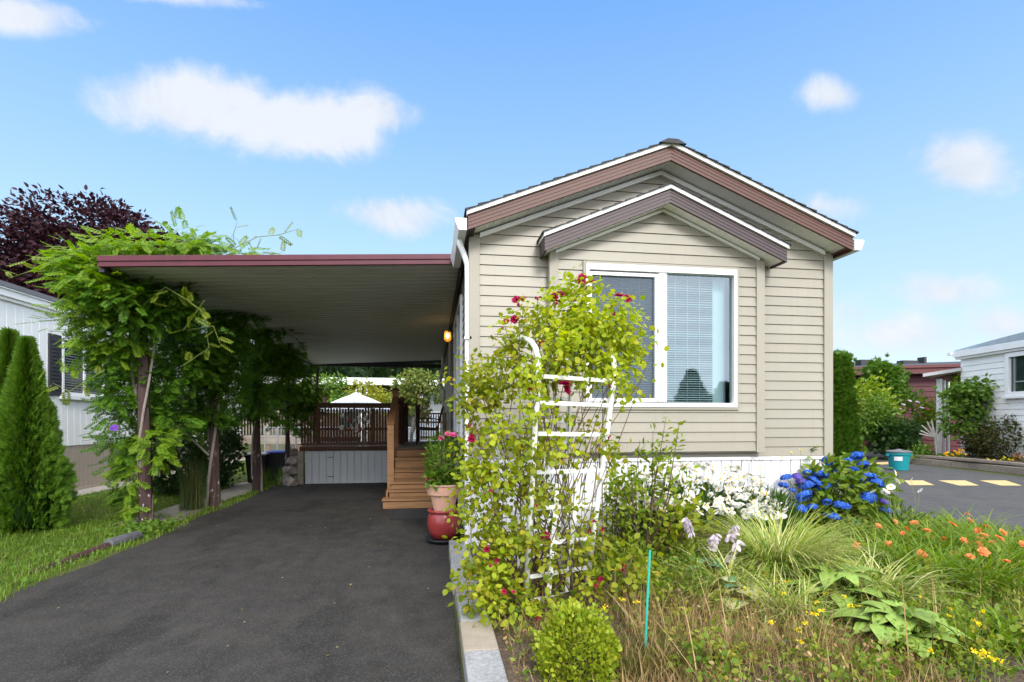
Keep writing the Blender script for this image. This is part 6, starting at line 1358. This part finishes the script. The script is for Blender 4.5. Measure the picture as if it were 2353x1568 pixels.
# timber kerb of the far bed
k0, k1, k2 = ground(2092, 1066), ground(2230, 1078), ground(2400, 1098)
for i, (a, b, lbl) in enumerate(((k0, k1, 'far weathered timber along the marigold bed beside the teal bin'), (k1, k2, 'near weathered timber along the marigold bed at the right edge'))):
    m = MB(); m.bar(a + [0, 0, .1], b + [0, 0, .1], .16, .2); m.bar(a + [.16, .03, .26], b + [.16, .03, .26], .14, .11); tag(m.build('timber_kerb', 'wood_grey', bevel=.012), lbl, 'timber', 'timbers edging the marigold bed')
m = MB(); q = [k0, k2, at(2420, 1040, 19), at(2140, 1035, 21.5)]; m.quad(*[(p[0] + (.15 if i < 2 else 0), p[1], .24) for i, p in enumerate(q)]); o = m.build('far_bed_soil', 'soil'); o['kind'] = 'structure'; o['label'] = 'soil of the raised marigold bed'
for i, (u, v, ru, n, mt, lbl) in enumerate([(2165, 1049, 16, 15, 'petal_gold', 'golden marigold clump near the teal bin'), (2195, 1045, 16, 15, 'petal_gold', 'golden marigold clump before the small tree'), (2272, 1062, 12, 6, 'petal_yellow', 'yellow marigold clump right of the tree trunk'), (2305, 1062, 12, 8, 'petal_yellow', 'yellow marigold clump before the bronze hedge'), (2335, 1054, 16, 12, 'petal_orange', 'orange marigold clump nearest the right edge')]):
    d = 17.6 - (.8 if u > 2250 else 0); c = at(u, v, d); t = thing('marigold', lbl, 'marigold', (c[0], c[1], .25), 'marigolds in the far bed'); lb = LB(); P, o_ = in_blob(200, c - [0, 0, .08], (ru * d / FPX, .2, .14), .1); leafy(lb, T_LEAF, P, o_, .08); lb.build('foliage', 'leaf_mid', t)
    for _ in range(n): q, _o = in_blob(1, c + [0, -.1, .04], (ru * d / FPX, .15, .15), .5); blossom('flower', mt, q[0], .05, t, 6, (0, -.6, .6), 2)
bush('low_plant', 'low green leafy plant at the bed corner above the teal bin', 'plant', at(2115, 1045, 18.2), (.28, .25, .25), 220, T_LEAF, .11, 'leaf_mid', m=14, cr=.15)
t = thing('white_branch_sculpture', 'bare pale driftwood branches standing before the porch post', 'driftwood', at(2150, 1040, 19) * [1, 1, 0]); m = MB(); b0 = at(2152, 1045, 19)
for (u, v) in ((2115, 990), (2118, 978), (2130, 970), (2140, 965), (2160, 970), (2112, 997)): m.tube([b0, at(2148, 1005, 19), at((2148 + u) / 2, (1000 + v) / 2 + 3, 19), at(u, v, 19)], [.03, .035, .03, .02], 6)
m.build('branches', 'bark_white', t)
# teal bin with pale label
tb = thing('teal_bin', 'round teal waste bin with pale stencilled label at the roadside', 'bin', (13.82, 14.05, 0)); bx, by = 13.82, 14.05
m = MB(); m.lathe([(.2, .0), (.235, .01), (.285, .46), (.31, .465), (.315, .53), (.295, .535), (.27, .53)], (bx, by, .004), 30); bd = m.build('body', 'teal_plastic', tb, smooth=False)
for s_ in (-1, 1):
    p = Vector((bx + s_ * .33 * CY, by - s_ * .33 * SY, .46)); m = MB(); m.bar(p - Vector((.05, 0, 0)), p + Vector((.05, 0, 0)), .08, .06); m.build('handle', 'teal_plastic', tb, bevel=.01)
m = MB(); m.lathe([(.33, .54), (.33, .57), (.3, .585), (.1, .61), (.05, .63), (.02, .635)], (bx, by, .004), 30); m.build('lid', 'grey_plastic', tb, smooth=False)
ang0 = math.atan2(-by, -bx); m = MB(); prev = None
for k in range(15):
    a2 = ang0 - .42 + .75 * k / 14; rr = .265 + .004
    pts = (bx + (rr + .003) * math.cos(a2), by + (rr + .003) * math.sin(a2), .30), (bx + (rr + .016) * math.cos(a2), by + (rr + .016) * math.sin(a2), .42)
    if prev: m.quad(prev[0], pts[0], pts[1], prev[1])
    prev = pts
m.build('label_sticker', 'white_vinyl', tb)
# speed bump stripes and pale lines on the road
def ramp_quad(pts): return [(p[0], p[1]) for p in pts]
G = lambda u, v: ground(u, v)[:2]
for i, pts in enumerate((((2077, 1105), (2120, 1105), (2147, 1116), (2090, 1116)), ((2155, 1105), (2217, 1105), (2250, 1117), (2204, 1117)), ((2250, 1105), (2310, 1105), (2348, 1117), (2300, 1117)), ((2350, 1107), (2400, 1107), (2450, 1119), (2405, 1119)))):
    sheet('road_marking', [tuple(G(*p)) for p in pts], .009 , 'bump_paint', label='worn yellow slanted stripe painted across the road')
sheet('road_marking', [tuple(G(*p)) for p in ((1985, 1065), (2040, 1062), (2050, 1067), (1990, 1070))], .009, 'bump_paint', label='faded yellow patch of paint by the teal bin')
# lawns
def lawn(name, label, mat, parts, blade, dens_seed=0):
    lb = LB()
    for (n, x0, x1, y0, y1) in parts:
        P = np.stack([rng.uniform(x0, x1, n), rng.uniform(y0, y1, n), np.zeros(n)], 1); edge = -3.52 + .06 * np.sin(1.9 * P[:, 1]) - .0
        if x0 < 0: P = P[(P[:, 0] < edge + .03 * rng.normal(size=len(P))) & ~((P[:, 0] > -4.42) & (P[:, 0] < -3.8) & (P[:, 1] > 8.4) & (P[:, 1] < 14.1))]
        k = len(P); lb.blades(P, rng.uniform(0, 6.28, k), blade * rng.uniform(.5, 1.3, k), rng.uniform(0, .5, k), rng.uniform(.2, 1.2, k), rng.uniform(.004, .008, k) * (1 + P[:, 1] * .06), 3)
    o = lb.build(name, mat); tag(o, label, 'grass', kind='stuff')
lawn('lawn_grass', 'bright green lawn between driveway and the white home', 'lawn', [(26000, -6.9, -3.4, 3.6, 8.5), (12000, -6.9, -3.45, 8.5, 12.5), (7000, -6.8, -3.4, 12.5, 22)], .075)
lawn('verge_grass', 'dry yellowish grass verge between flower bed and road', 'lawn_dry', [(9000, 5.9, 7.15, 3.5, 9.5), (3000, 5.3, 7.3, 9, 14)], .05)
lb = LB(); n = 1500; P = np.stack([rng.uniform(-6.5, -3.6, n), rng.uniform(4.2, 9, n), rng.uniform(.0, .04, n)], 1); leafy(lb, T_ROUND, P, norm(rdir(n) * .6 + [0, 0, .5]), .045); P = np.stack([-3.75 + rng.normal(size=500) * .14, 7.7 + rng.normal(size=500) * .22, rng.uniform(0, .14, 500)], 1); leafy(lb, T_ROUND, P, norm(rdir(500) + [0, 0, .4]), .05); o = lb.build('lawn_clover', 'leaf_mid'); tag(o, 'clover and weeds in the lawn round the first post', 'clover', kind='stuff')
lb = LB(); P = np.stack([rng.uniform(-3.0, .1, 22), rng.uniform(3.2, 9, 22), np.full(22, .012)], 1); lb.leaves(T_LEAF, P, norm(rdir(22) * [1, 1, .05]), np.tile([0, 0, 1.], (22, 1)), rng.uniform(.02, .045, 22)); o = lb.build('fallen_leaves', 'straw'); tag(o, 'few small dry leaves fallen on the driveway', 'leaves', kind='stuff')
